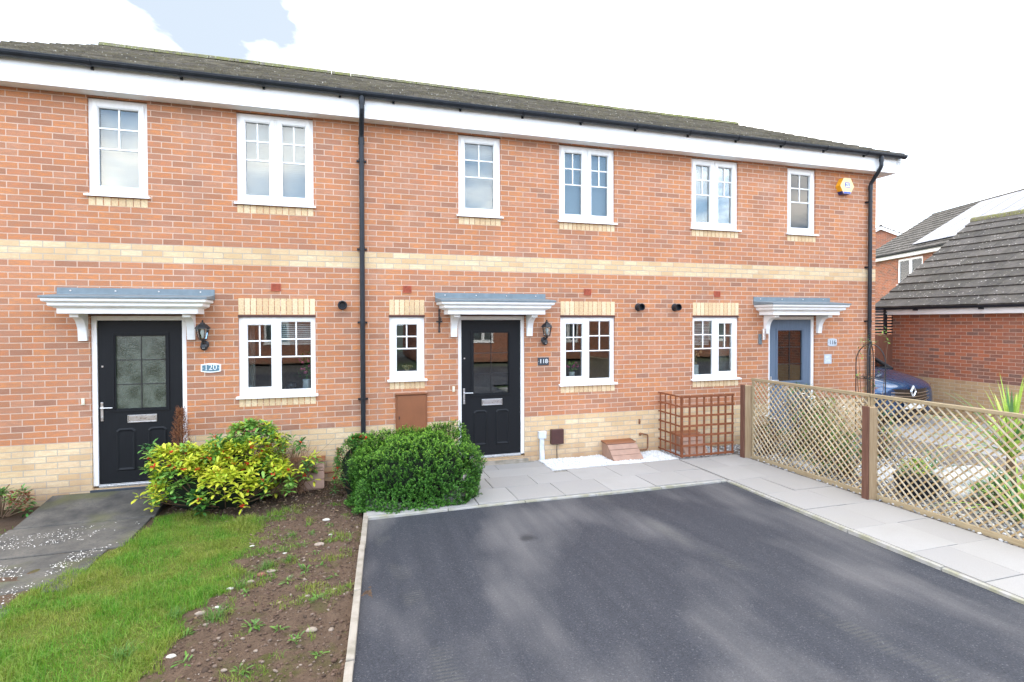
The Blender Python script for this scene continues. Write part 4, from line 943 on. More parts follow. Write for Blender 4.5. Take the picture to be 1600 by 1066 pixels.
def dense_shrub(name, c, rx, ry, h, label, ntw, mat, lsize=.016, cat='shrub', power=2.6, seed=1, up=.5, core=True, group=None, lump=.16, lpt=16):
    root = empty(name, (c[0], c[1], -.13), label, cat, group); z0 = -.13
    # superellipsoid shell with lumps
    d = rng.normal(size=(ntw,3)); d[:,2] = np.abs(d[:,2])*1.1-.12; d = unit(d)
    pw = power; rr = (np.abs(d[:,0])**pw+np.abs(d[:,1])**pw+np.abs(np.maximum(d[:,2],0))**pw)**(-1/pw)
    lm = np.array([mn.noise((a*2.1+seed,b*2.1,q*2.1)) + .6*mn.noise((a*5+seed,b*5,q*5)) for a,b,q in d])
    rr = rr*(1+lump*lm)*(1-np.abs(rng.normal(0,.07,ntw)))
    P = np.stack([c[0]+d[:,0]*rr*rx, c[1]+d[:,1]*rr*ry, z0+.06+np.maximum(d[:,2]*rr,-.02)*(h-.06)],1)
    D = unit(d + np.array([0,0,up]) + rng.normal(0,.35,(ntw,3))); TL_ = rng.uniform(.035,.10,ntw)*(lsize/.016)**.6
    P = P - D*TL_[:,None]*.6
    k = np.tile(np.arange(lpt),(ntw,1)); f = (k+.5)/lpt
    PP = P[:,None,:]+D[:,None,:]*(f*TL_[:,None])[...,None]; n = ntw*lpt
    DD = np.repeat(D,lpt,0); A = unit(np.cross(DD, rng.normal(size=(n,3)))); LD = unit(A+DD*rng.uniform(.0,.7,(n,1)))
    NN = unit(DD+rng.normal(0,.3,(n,3)))
    PF = PP.reshape(-1,3); tipm = (np.tile(np.arange(lpt),ntw) > lpt*.55); ll = rng.uniform(.75,1.3,n)*lsize; lw = rng.uniform(.62,.85,n)*lsize
    for sel, mm, nm in ((~tipm, M['leaf_box_shaded'], 'inner_leaves'), (tipm, mat, 'foliage')):
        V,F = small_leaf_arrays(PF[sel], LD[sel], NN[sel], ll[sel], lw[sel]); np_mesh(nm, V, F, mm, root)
    tw = MB(); q = random.Random(seed)
    for i in range(min(ntw, 160)):
        tw.tube([tuple(P[i]), tuple(P[i]+D[i]*TL_[i]*1.02)], [.0022,.0008], 4, False)
    for i in range(14):
        a = q.uniform(0,6.28); e = (c[0]+math.cos(a)*rx*.6, c[1]+math.sin(a)*ry*.6, z0+h*q.uniform(.4,.8))
        tw.tube([(c[0]+math.cos(a)*.05,c[1]+math.sin(a)*.05,z0),((c[0]*1+e[0])/2,(c[1]+e[1])/2,z0+h*.3),e],[.014,.009,.004],6)
    tw.build('stem', M['twig'], root)
    if core:
        b = MB().blob((c[0],c[1],z0+h*.43), 1., seed, 16, 10, (rx*.80,ry*.80,h*.44), .08).build('shade_core', M['core_shade'], root, smooth=True)  # added dark blob, painted shade that closes the gaps between leaves
    return root
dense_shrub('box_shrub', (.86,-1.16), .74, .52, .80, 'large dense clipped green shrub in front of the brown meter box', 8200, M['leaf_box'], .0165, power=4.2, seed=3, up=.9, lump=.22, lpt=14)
M['leaf_skim'] = island_mat('skimmia_leaf', [(.03,.11,.02),(.06,.17,.03),(.10,.25,.035),(.045,.13,.025)], .4, 0, trans=.2)
def whorl_shrub(name, label, spots, mat_fn, L, Wd, berries, root_loc, stems_to, cat='shrub', nl=(7,11)):
    root = empty(name, root_loc, label, cat)
    groups = {}
    for (x,y,z,mk,s) in spots:
        n = rnd.randint(*nl); a0 = rng.uniform(0,6.28); a = a0+np.arange(n)*2.4+rng.normal(0,.2,n); el = np.linspace(-.15,.9,n)+rng.normal(0,.15,n)
        D = np.stack([np.cos(a)*np.cos(el),np.sin(a)*np.cos(el),np.sin(el)],1); D[:,1] -= .22
        P = np.array([[x,y,z]])+D*.006+np.stack([0*a,0*a,np.linspace(-.02,.012,n)],1)
        V,F = leaf_arrays(P, D, np.tile([0,0,1.],(n,1))+rng.normal(0,.12,(n,3)), rng.uniform(.75,1.2,n)*L*s, rng.uniform(.85,1.1,n)*Wd*s, .16, .22)
        groups.setdefault(mk, []).append((V,F))
    for mk, lst in groups.items():
        off = 0; Vs = []; Fs = []
        for V,F in lst: Vs.append(V); Fs.append(F+off); off += len(V)
        np_mesh('foliage', np.concatenate(Vs), np.concatenate(Fs), M[mk], root)
    st = MB()
    for (x,y,z,mk,s) in spots[::2]:
        bx = root_loc[0]+(x-root_loc[0])*.25; by = root_loc[1]+(y-root_loc[1])*.25
        st.tube([(bx,by,-.14),((bx*.4+x*.6),(by*.4+y*.6),-.14+(z+.14)*.5),(x,y,z)],[.007,.005,.003],5,False)
    st.build('stem', M['twig'], root)
    if berries:
        for (x,y,z) in berries[:90]:
            b = MB()
            for q in range(rnd.randint(6,11)): b.blob((x+rnd.gauss(0,.012),y+rnd.gauss(0,.010)-.012,z+rnd.gauss(0,.009)+.014), .0075, q, 6, 4, (1,1,1), .05)
            b.build('berry_cluster', M['berry'], root, smooth=True)
    return root
M['leaf_y'] = island_mat('yellow_leaf', [(.42,.52,.04),(.62,.64,.05),(.32,.50,.04),(.74,.68,.08),(.52,.60,.06)], .42, 0, trans=.25)
M['leaf_g'] = island_mat('green_leaf', [(.04,.14,.03),(.07,.22,.05),(.13,.32,.07),(.06,.18,.05)], .38, 0, trans=.2)
M['leaf_lg'] = island_mat('light_green_leaf', [(.13,.33,.05),(.22,.42,.07),(.30,.48,.10),(.10,.26,.05)], .38, 0, trans=.22)
M['berry'] = simple('berry', (.62,.03,.012), .3, 0, .2, 60)
sp = []; berries = []
def surf(cx, cy, rx, ry, h, u, v):   # u azimuth, v elevation fraction
    el = v*math.pi/2; return (cx+rx*math.cos(u)*math.cos(el)**.7, cy+ry*math.sin(u)*math.cos(el)**.7, -.10+h*math.sin(el)**.8)
for i in range(640):
    u = rnd.uniform(-math.pi, math.pi); v = rnd.uniform(.0,1)**.8
    x, y, z = surf(-1.34, -.66, .78, .46, .76, u, v)
    lm = mn.noise((x*3,y*3,z*3)); k = .92+.42*lm+(rnd.uniform(.05,.2) if rnd.random() < .08 else 0); x = -1.36+(x+1.36)*k; y = -.66+(y+.66)*k; z = -.1+(z+.1)*k*rnd.uniform(.9,1.0)
    yel = mn.noise((x*2.2+4,y*2.2,z*2.6)) + (.25 if z < .58 else -.40) + (.12 if y < -.7 else -.15) + rnd.gauss(0,.14) - (.40 if z < .12 else 0) + (.0 if abs(x+1.3) < .42 else -.2)
    mk = 'leaf_y' if yel > .02 else ('leaf_lg' if yel > -.38 else 'leaf_g')
    sp.append((x,y,z,mk,rnd.uniform(.8,1.1)))
    if rnd.random() < .17 and (y < -.5 or z > .4): berries.append((x,y-.01,z))
for i in range(90):
    u = rnd.uniform(-math.pi, math.pi); v = rnd.random(); x,y,z = surf(-1.02,-.50,.40,.26,.88,u,v); sp.append((x,y,z,'leaf_lg' if rnd.random()<.75 else 'leaf_y',.95))
    if rnd.random() < .06: berries.append((x,y-.01,z))
M['core_shade'] = M['core_shade']
sk = whorl_shrub('berry_shrub', 'spreading yellow green shrub with red berries beside the left black door', sp, None, .086, .038, berries, (-1.3,-.62,-.14), None)
MB().blob((-1.36,-.62,.12), 1., 5, 16, 10, (.56,.32,.34), .12).build('shade_core', M['core_shade'], sk, smooth=True)  # dark blob added as painted shade inside the berry shrub
# right, half-bare part: its own plant
sp = []; 
for i in range(52):
    x = rnd.uniform(-.86,-.28); y = rnd.uniform(-.68,-.22); top = .62-.30*abs(x+.72); z = rnd.uniform(top*.60, top) if rnd.random() < .5 else rnd.uniform(-.02,.2)
    if z > .3 and x > -.45: z -= .18
    sp.append((x,y,z,rnd.choice(['leaf_y','leaf_g','leaf_lg','leaf_g']),rnd.uniform(.8,1.25)))
b2 = [(s[0],s[1],s[2]) for s in sp if rnd.random() < .12]
hb = whorl_shrub('half_bare_shrub', 'half bare straggly shrub with brown twigs right of the yellow berry shrub', sp, None, .095, .032, b2, (-.62,-.42,-.14), None, nl=(5,9))
st = MB()
for i in range(260):
    a = rnd.uniform(0,6.28); bx, by = -.66+rnd.gauss(0,.10), -.44+rnd.gauss(0,.06); ex, ey, ez = -.66+rnd.gauss(0,.20), -.44+rnd.gauss(0,.13), rnd.uniform(.15,.56)
    st.tube([(bx,by,-.12),((bx+ex)/2+rnd.gauss(0,.02),(by+ey)/2+rnd.gauss(0,.02),ez*.5),(ex,ey,ez)],[.0035,.0028,.0012],4,False)
st.build('bare_twigs', M['twig_dry'], hb)
# shrub behind the box shrub
sp = []; bb = []
for i in range(230):
    u = rnd.uniform(-math.pi, math.pi); v = rnd.random()**.8; x,y,z = surf(.28,-.62,.36,.34,.66,u,v); sp.append((x,y,z,rnd.choice(['leaf_skim','leaf_skim','leaf_g','leaf_lg']),rnd.uniform(.7,1.)))
    if rnd.random() < .05: bb.append((x,y,z))
bs = whorl_shrub('green_shrub', 'leafy green shrub with few red berries left behind the large clipped shrub', sp, None, .055, .024, bb, (.28,-.62,-.14), None)
MB().blob((.28,-.6,.12), 1., 7, 14, 8, (.28,.25,.34), .1).build('shade_core', M['core_shade'], bs, smooth=True)  # dark filling added as painted shade behind these leaves
# low plant at left edge
sp = []
for i in range(46): u = rnd.uniform(-math.pi, math.pi); x,y,z = surf(-3.62,-.34,.30,.22,.24,u,rnd.random()); sp.append((x,y,z,rnd.choice(['leaf_g','leaf_g','leaf_red','leaf_lg']),rnd.uniform(.8,1.2)))
M['leaf_red'] = island_mat('red_leaf', [(.20,.05,.03),(.16,.09,.04),(.30,.10,.06)], .5, 0, trans=.2)
whorl_shrub('low_plant', 'low reddish green plant against the wall left of the concrete path', sp, None, .07, .026, None, (-3.62,-.34,-.14), None)
# dead conifer
root = empty('dead_conifer', (-1.86,-.22,-.12), 'dead rusty brown dwarf conifer between the left black door and berry shrub', 'conifer')
n = 1100; z = rng.uniform(.02,.93,n)**.9; rad = .19*(1-np.minimum(z/.98,1))**.8+.006; a = rng.uniform(0,6.28,n); q = rng.uniform(.1,1,n)
P = np.stack([-1.86+np.cos(a)*rad*q,-.22+np.sin(a)*rad*q,z],1); lpt = 7
D = unit(np.stack([np.cos(a)*.45,np.sin(a)*.45,np.ones(n)],1)+rng.normal(0,.18,(n,3)))
k = np.tile((np.arange(lpt)+.5)/lpt,(n,1)); PP = (P[:,None,:]+D[:,None,:]*(k*.06)[...,None]).reshape(-1,3); DD = np.repeat(D,lpt,0); m_ = len(PP)
V,F = small_leaf_arrays(PP, unit(DD*1.1+rng.normal(0,.5,(m_,3))), rng.normal(size=(m_,3)), rng.uniform(.012,.03,m_), rng.uniform(.003,.006,m_))
M['dead'] = island_mat('dead_needles', [(.14,.05,.025),(.24,.09,.04),(.34,.15,.07),(.10,.04,.025)], .9, 0)
np_mesh('foliage', V, F, M['dead'], root); MB().tube([(-1.86,-.22,-.14),(-1.86,-.22,.88)],[.016,.003],6).build('trunk', M['twig_dry'], root)
# ------------------------------------------------------------------ brown trellis screen, posts, lattice fence
def wood(name, a, b, var=.35, gs=(1,1,1)):
    t = NT(name); p = t.pos(); g_ = t.noise(40, 5, t.smap(p, sc=gs), .65)
    c = t.mix(t.ramp(g_,[(.3,0.),(.7,1.)]), a, b); c = t.mix(1., c, t.ramp(t.rand(),[(0,(.82,)*3),(1,(1.16,)*3)]), 'MULTIPLY')
    return t.pbr(c, .8, 0, t.bump(g_, .4, .003), .2)
M['stained'] = wood('stained_wood', (.17,.056,.026), (.29,.105,.05), gs=(.4,.4,.4))
M['post_red'] = wood('post_stained', (.125,.06,.042), (.20,.10,.07), gs=(1,1,.08)); M['post'] = wood('post_wood', (.34,.235,.13), (.50,.38,.25), gs=(1,1,.08))
M['lattice'] = wood('lattice_wood', (.39,.33,.225), (.61,.53,.40), gs=(.3,.3,.3)); M['lattice_back'] = wood('lattice_back', (.34,.23,.11), (.48,.34,.18), gs=(.3,.3,.3)); M['rail'] = wood('rail_wood', (.29,.22,.13), (.44,.35,.22), gs=(1,.08,1))
root = empty('trellis_screen', (5.45,-.3,-.09), 'square brown stained trellis screen boxed in against the wall', 'trellis')
A = MB(); zb, zt_ = -.06, .885; X0, X1, YF = 4.965, 5.905, -.625
for i in range(8):
    x = X0+.012+(X1-X0-.024)*i/7; A.box(x-.015,x+.015,YF-.004,YF+.010,zb,zt_)
for i in range(7):
    z = zb+.03+(zt_-zb-.045)*i/6; A.box(X0,X1,YF-.020,YF-.0045,z-.016,z+.016)
A.build('front_panel', M['stained'], root, bevel=.002)
B = MB()
for i in range(5):
    y = YF+.02+(.60-.035)*i/4; B.box(X0-.004,X0+.010,y-.012,y+.012,zb,zt_-.01)
for i in range(7):
    z = zb+.03+(zt_-zb-.045)*i/6; B.box(X0-.020,X0-.0045,YF+.0,-.012,z-.012,z+.012)
B.build('side_panel', M['stained'], root, bevel=.002)
def post(x, y, z1, label):
    root = empty('fence_post', (x,y,-.1), label, 'post', 'posts of the lattice fence')
    MB().box(x-.001,x+.13,y-.045,y+.045,-.2,z1).build('post', M['post'], root, bevel=.006)
    MB().box(x-.030,x-.0015,y-.047,y+.032,-.2,z1+.012).build('stained_board', M['post_red'], root, bevel=.004)
post(5.945,-.80,1.03,'square timber post where the brown trellis meets the lattice fence')
post(5.935,-2.90,1.0,'square timber post standing against the joint of two lattice panels')
def lattice(y0, y1, label):
    x = 6.065; zb, zt_ = -.06, 1.135; root = empty('lattice_panel', (x,(y0+y1)/2,-.06), label, 'lattice fence', 'diagonal lattice fence panels')
    F_ = MB(); B_ = MB(); s = .092; Hh = zt_-zb; L = abs(y1-y0)
    def strip(mb, c, sgn, xa, xb, w=.0085):
        # line y' - sgn*z' = c in panel coordinates (0..L, 0..Hh)
        pts = []
        za, zc = .02, Hh-.03
        ya, yc = c+sgn*za, c+sgn*zc
        def clip(za, ya, zc, yc):
            if sgn > 0:
                if ya < 0: za, ya = za-ya, 0
                if yc > L: zc, yc = zc-(yc-L), L
            else:
                if yc < 0: zc, yc = zc+yc, 0
                if ya > L: za, ya = za+(ya-L), L
            return za, ya, zc, yc
        za, ya, zc, yc = clip(za, ya, zc, yc)
        if zc-za < .03: return
        d = w*.66; Y = lambda q: y0-q
        mb.add([(xa,Y(ya+d*1),zb+za-sgn*d),(xa,Y(ya-d),zb+za+sgn*d),(xa,Y(yc-d),zb+zc+sgn*d),(xa,Y(yc+d),zb+zc-sgn*d),(xb,Y(ya+d),zb+za-sgn*d),(xb,Y(ya-d),zb+za+sgn*d),(xb,Y(yc-d),zb+zc+sgn*d),(xb,Y(yc+d),zb+zc-sgn*d)],
               [(0,1,2,3),(4,7,6,5),(0,4,5,1),(1,5,6,2),(2,6,7,3),(3,7,4,0)])
    c = -Hh
    while c < L+Hh:
        strip(F_, c, -1, x-.013+rnd.uniform(-.0008,.0008), x-.0055); strip(B_, c+s*.4, 1, x-.005, x+.003+rnd.uniform(-.0008,.0008)); c += s
    F_.build('front_strips', M['lattice'], root); B_.build('back_strips', M['lattice_back'], root)
    fr = MB(); fr.box(x-.028,x+.022,y1,y0,zt_-.028,zt_+.010).box(x-.020,x+.014,y1+.002,y0-.002,zb-.035,zb+.022)
    fr.box(x-.018,x+.012,y1+.001,y1+.035,zb+.023,zt_-.029).box(x-.018,x+.012,y0-.035,y0-.001,zb+.023,zt_-.029); fr.build('frame', M['rail'], root, bevel=.003)
lattice(-.865,-2.855,'lattice panel with crossed diagonal strips nearest the house wall'); lattice(-2.86,-4.85,'lattice panel with crossed diagonal strips nearest the viewer')
# ------------------------------------------------------------------ neighbour's garden
t = NT('garden_gravel'); p = t.pos(); vo = t.n('ShaderNodeTexVoronoi'); vo.inputs['Scale'].default_value = 42; t.l(p, vo.inputs['Vector'])
M['gard'] = t.pbr(t.mix(t.sep(vo.outputs['Color'])[0], (.06,.045,.032), (.30,.28,.26)), .9, 0, t.bump(vo.outputs['Distance'], .8, -.012), .3)
gg = MB().quad((6.0,-9,-.095),(9.75,-9,-.095),(9.75,0,-.095),(6.0,0,-.095)).build('garden_gravel', M['gard']); gg['kind'] = 'structure'
n = 5500; P = np.stack([rng.uniform(6.02,8.6,n), rng.uniform(-5.4,-.05,n), rng.uniform(-.092,-.078,n)],1)
V,F = stone_arrays(P, rng.uniform(.010,.022,n)); tag(np_mesh('garden_stones', V, F, M['grey_gravel']), 'mixed white and grey chippings covering the garden behind the lattice', 'gravel', kind='stuff')
t = NT('side_drive'); M['sdrive'] = t.pbr(t.mix(t.noise(3,5), (.28,.28,.28), (.40,.40,.40)), .85, 0, t.bump(t.noise(120,4), .5, .004), .3)
dv_ = MB().quad((9.75,-9,-.10),(12.75,-9,-.10),(12.75,7,-.10),(9.75,7,-.10)).build('side_driveway', M['sdrive']); dv_['kind'] = 'structure'
M['slab2'] = simple('stepping_slab', (.46,.47,.48), .8, 0, .12, 8, .003, 80)
for i, (x, y, w, h, lb) in enumerate([(7.0,-2.2,.75,.5,'pale grey garden slab behind the middle of the lattice fence'),(8.2,-2.6,.9,.6,'large pale grey slab in the garden nearer the driveway'),(6.55,-1.55,.5,.4,'small pale grey slab beside the garden shrubs')]):
    tag(MB().box(x-w/2,x+w/2,y-h/2,y+h/2,-.09,-.045).build('garden_slab', M['slab2'], bevel=.008), lb, 'slab', 'slabs in the lattice garden')
M['boulder'] = simple('boulder', (.70,.69,.67), .85, 0, .15, 9, .006, 40)
for i, (x, y, s, lb) in enumerate([(7.35,-2.95,.17,'large white boulder behind the right lattice panel'),(7.0,-3.25,.12,'smaller white boulder between the black pot and the spiky plant'),(7.75,-3.2,.14,'white boulder farthest from the lattice fence'),(6.6,-.55,.13,'white boulder by the garden shrubs near the house wall')]):
    tag(MB().blob((x,y,-.09+s*.5), s, 60+i, 12, 8, (1.3,1.,.75), .14).build('boulder', M['boulder'], smooth=True), lb, 'boulder', 'white boulders in the lattice garden')
pt = empty('plant_pot', (6.62,-3.0,-.09), 'round black pot with yellow green plant behind the right lattice panel', 'plant pot')
MB().lathe((6.62,-3.0,-.09), [(.14,0),(.20,.05),(.235,.16),(.23,.22),(.245,.225),(.245,.25),(.22,.25),(.21,.20)], 28).build('pot', M['black_plastic'], pt, smooth=True)
sp = []
for i in range(34): u = rnd.uniform(-math.pi, math.pi); x,y,z = surf(6.62,-3.0,.17,.17,.17,u,rnd.random()); sp.append((x,y,z+.24,rnd.choice(['leaf_y','leaf_lg','leaf_g']),.9))
whorl_shrub('potted_plant', 'small bushy plant with yellow green leaves growing in the black pot', sp, None, .06, .022, None, (6.62,-3.0,.12), None, cat='plant')
# garden shrubs behind the lattice
M['leaf_o'] = island_mat('olive_leaf', [(.05,.11,.03),(.10,.17,.04),(.14,.20,.05),(.20,.13,.06)], .5, 0, trans=.25)
M['petal_w'] = simple('rose_petal', (.85,.84,.78), .6)
def rose(name, label, cx, cy, rx, ry, h, n, nf, reds=.1, L=.045, cat='shrub', group=None):
    sp = []; fl = []
    for i in range(n):
        u = rnd.uniform(-math.pi, math.pi); x,y,z = surf(cx,cy,rx,ry,h,u,rnd.random()); k = rnd.uniform(.55,1.08); x = cx+(x-cx)*k; y = cy+(y-cy)*k; z = -.1+(z+.1)*rnd.uniform(.6,1.05)
        sp.append((x,y,z,'leaf_red' if rnd.random() < reds else rnd.choice(['leaf_o','leaf_g','leaf_o','leaf_lg']),rnd.uniform(.7,1.1)))
        if z > h*.6 and len(fl) < nf: fl.append((x,y-.02,z+.04))
    r_ = whorl_shrub(name, label, sp, None, L, L*.45, None, (cx,cy,-.1), None, cat=cat)
    if nf:
        b = MB()
        for (x,y,z) in fl:
            for q in range(5): b.blob((x+.018*math.cos(q*1.26),y+.018*math.sin(q*1.26),z), .016, q, 6, 4, (1,1,.6), .15)
        b.build('flowers', M['petal_w'], r_, smooth=True)
    if group: r_['group'] = group
    return r_
rose('rose_bush', 'green rose bush with small white flowers under the grey front door', 7.05, -.85, .42, .35, 1.08, 190, 9)
rose('garden_shrub', 'tangled olive green shrub just behind the middle of the first lattice panel', 6.75, -1.55, .38, .36, .72, 170, 0, .12)
rose('garden_shrub', 'reddish leaved shrub behind the lattice next to the first timber post', 6.45, -.75, .28, .25, .60, 110, 4, .55)
rose('garden_shrub', 'small green shrub at the foot of the black obelisk', 8.0, -1.35, .38, .30, .70, 120, 2, .2)
rose('garden_shrub', 'low leafy plant between white boulders behind the second lattice panel', 7.15, -3.55, .30, .25, .40, 80, 0, .05, .06)
rose('garden_shrub', 'dark leafy shrub filling the corner behind the first lattice panel', 6.55, -2.05, .30, .32, .62, 130, 0, .1)
rose('garden_shrub', 'broad green shrub behind the rose bush near the wall', 7.6, -.75, .45, .36, .85, 170, 3, .15)
rose('garden_shrub', 'thin green plant with narrow leaves along the side driveway edge', 8.6, -3.4, .35, .25, .45, 70, 0, .05, .07)
# obelisk
ob = empty('garden_obelisk', (8.04,-1.2,-.09), 'black wire garden obelisk with domed top in front of the house corner', 'obelisk')
m_ = MB(); r0 = .20
for k in range(4):
    a = k*math.pi/2+.5; pts = [(8.04+r0*math.cos(a),-1.2+r0*math.sin(a),-.1),(8.04+r0*math.cos(a),-1.2+r0*math.sin(a),1.35)]
    for q in range(1,8): t_ = q/8*math.pi/2; pts.append((8.04+r0*math.cos(t_)*math.cos(a),-1.2+r0*math.cos(t_)*math.sin(a),1.35+.30*math.sin(t_)))
    m_.tube(pts+[(8.04,-1.2,1.66)], .008, 6)
for z in (.3,.7,1.12):
    m_.tube([(8.04+r0*math.cos(q*math.pi/8),-1.2+r0*math.sin(q*math.pi/8),z) for q in range(17)], .006, 5)
m_.blob((8.04,-1.2,1.68),.022,1,8,6,(1,1,1),0).build('frame', M['black_iron'], ob)
sp = [(8.04+rnd.gauss(0,.13),-1.2+rnd.gauss(0,.10),rnd.choice([rnd.uniform(.5,1.2),rnd.uniform(1.45,1.9)]),rnd.choice(['leaf_red','leaf_o','leaf_lg','leaf_red']),rnd.uniform(.7,1.1)) for i in range(40)]
cl_ = whorl_shrub('climbing_rose', 'sparse climber with reddish shoots growing up the black obelisk', sp, None, .055, .022, None, (8.04,-1.2,-.1), None, cat='climber', nl=(3,6))
# cordyline / strap leaved plants
def strap(name, label, x, y, z0, n, L, W_, mats, up=1.0, trunk=0., cat='plant'):
    root = empty(name, (x,y,-.1), label, cat)
    for mk in mats:
        vs = []; fs = []
        for i in range(n//len(mats)):
            a = rnd.uniform(0,6.28); el = rnd.uniform(.45,1.45)*up; l = L*rnd.uniform(.7,1.1); w = W_*rnd.uniform(.7,1.1); el = min(el,1.5)
            dx, dy = math.cos(a), math.sin(a); p_ = Vector((x,y,z0)); e = el; b = len(vs); seg = 7
            sv = Vector((-dy,dx,0))
            for q in range(seg+1):
                f = q/seg; ww = w*(.55+.9*f)*(1 if f < .45 else max(.02,(1-f)/.55))*.75
                vs += [tuple(p_-sv*ww), tuple(p_+Vector((0,0,-ww*.35))), tuple(p_+sv*ww)]
                p_ = p_+Vector((dx*math.cos(e),dy*math.cos(e),math.sin(e)))*l/seg; e -= (1.5-el)*.16+.03
            for q in range(seg):
                k_ = b+q*3; fs += [(k_,k_+1,k_+4,k_+3),(k_+1,k_+2,k_+5,k_+4)]
        o = MB().add(vs,fs).build('leaf_blades', M[mk], root); o
    if trunk: MB().tube([(x,y,-.1),(x,y,z0+.05)],[.05,.04],10).build('trunk', M['twig'], root)
    return root
M['cord_l'] = island_mat('cordyline_light', [(.38,.56,.08),(.55,.68,.16),(.28,.46,.07)], .4, 0, trans=.25); M['cord_d'] = island_mat('cordyline_dark', [(.07,.17,.05),(.12,.26,.08),(.16,.30,.14)], .4, 0, trans=.2)
strap('cordyline', 'tall spiky cordyline rising above the lattice at the right edge', 7.42, -3.50, .42, 70, .98, .032, ['cord_l','cord_l','cord_d'], 1.2, .1, 'cordyline')
strap('iris_plant', 'broad strap leaved plant behind the near lattice panel', 6.75, -4.0, -.09, 26, .80, .024, ['cord_l','cord_d'], 1.0)
strap('dark_strap_plant', 'dark green arching strap plant below the cordyline', 7.1, -4.0, -.09, 40, .75, .020, ['cord_d'], .9)
strap('iris_plant', 'pale narrow leaved plant between the slabs and boulders', 7.9, -2.3, -.09, 16, .5, .012, ['cord_d'], 1.0)
# ------------------------------------------------------------------ garage (right)
TG = Matrix.Translation((12.77,2.184,-.1)) @ Matrix.Rotation(R(-90),4,'Z')
root = empty('brick_garage', (15.9,-1.,-.1), 'single storey brick garage with grey tiled roof at the right edge', 'garage')
w = MB(TG); L = 8.5; EH = 2.30; RY = 3.2
w.quad((0,0,-.1),(L,0,-.1),(L,0,EH+.1),(0,0,EH+.1)); w.quad((0,0,-.1),(0,0,EH),(0,2*RY,EH),(0,2*RY,-.1)); w.add([(0,0,EH),(0,RY,EH+2.2),(0,2*RY,EH)],[(0,1,2)])
w.quad((L,0,-.1),(L,2*RY,-.1),(L,2*RY,EH),(L,0,EH)); w.add([(L,0,EH),(L,2*RY,EH),(L,RY,EH+2.2)],[(0,1,2)]); w.quad((0,2*RY,-.1),(0,2*RY,EH),(L,2*RY,EH),(L,2*RY,-.1)); w.build('wall', M['brick_garage'], root)
pg = math.atan2(2.33, RY+.30)
TGr = TG @ Matrix.Translation((-.28,-.30,EH+.14)); r_ = MB(TGr); SLn = math.hypot(2.33,RY+.30); tiles(r_, L+.5, 12, SLn/12, .34, pg, .034, 0., .006)
r_.T = TG; r_.add([(-.28,RY,EH+2.46),(L+.2,RY,EH+2.46),(L+.2,2*RY+.3,EH+.14),(-.28,2*RY+.3,EH+.14)],[(0,1,2,3)]); r_.add([(-.28,-.29,EH+.10),(L+.2,-.29,EH+.10),(L+.2,RY,EH+2.42),(-.28,RY,EH+2.42)],[(0,1,2,3)])
ro = r_.build('roof', M['roof_g'], root)
rg = MB(TG); x = -.29
while x < L+.2:
    e = x+.45; rg.prism([(RY-.12,EH+2.42)]+[(RY-.11*math.cos(q*math.pi/6),EH+2.46+.085*math.sin(q*math.pi/6)) for q in range(7)]+[(RY+.12,EH+2.42)],(x,e-.008),'x'); x += .45
rg.build('ridge', M['ridge'], ro)
vg = MB(TG); vg.prism([(-.30,EH+.02),(-.30,EH+.125),(RY,EH+2.445),(RY,EH+2.33)],(-.285,-.262),'x').build('barge_board', M['fascia'], root)
MB(TG).box(-.25,L+.2,-.20,-.18,EH-.03,EH+.13).box(-.25,L+.2,-.18,-.002,EH-.03,EH-.015).box(-.25,-.23,-.18,.3,EH-.03,EH+.2).build('fascia', M['fascia'], root)
gu = MB(TG); gutter(gu, -.27, L+.2, -.26, EH+.135, .05)
for i in range(5):
    gu.box(.75+i*1.35,.79+i*1.35,-.315,-.2,EH+.055,EH+.085)
gu.build('gutter', M['black_plastic'], root)
# gate and slatted screen between house and garage
t = NT('gate_wood'); p = t.pos(); M['gate'] = t.pbr(t.mix(t.noise(20,4,t.smap(p,sc=(1,1,.1))), (.13,.05,.03), (.24,.10,.06)), .8)
root = empty('garden_gate', (11.2,2.15,-.1), 'brown boarded side gate between the end house and the garage', 'gate')
b = MB(); x = 9.60
while x < 12.74: b.box(x,x+.115,2.15,2.17,-.08,1.70); x += .12
b.box(9.6,12.75,2.172,2.20,.3,.4).box(9.6,12.75,2.172,2.20,1.3,1.4); b.build('boards', M['gate'], root)
root = empty('slatted_screen', (11.2,2.15,1.70), 'black horizontal slatted screen above the brown side gate', 'screen')
b = MB()
for i in range(9): b.box(9.6,12.76,2.14,2.165,1.73+i*.07,1.73+i*.07+.035)
b.build('slats', M['black_plastic'], root); b = MB()
for x in (9.64,11.4,12.55): b.box(x,x+.06,2.166,2.22,1.70,2.36)
b.build('battens', M['black_plastic'], root)
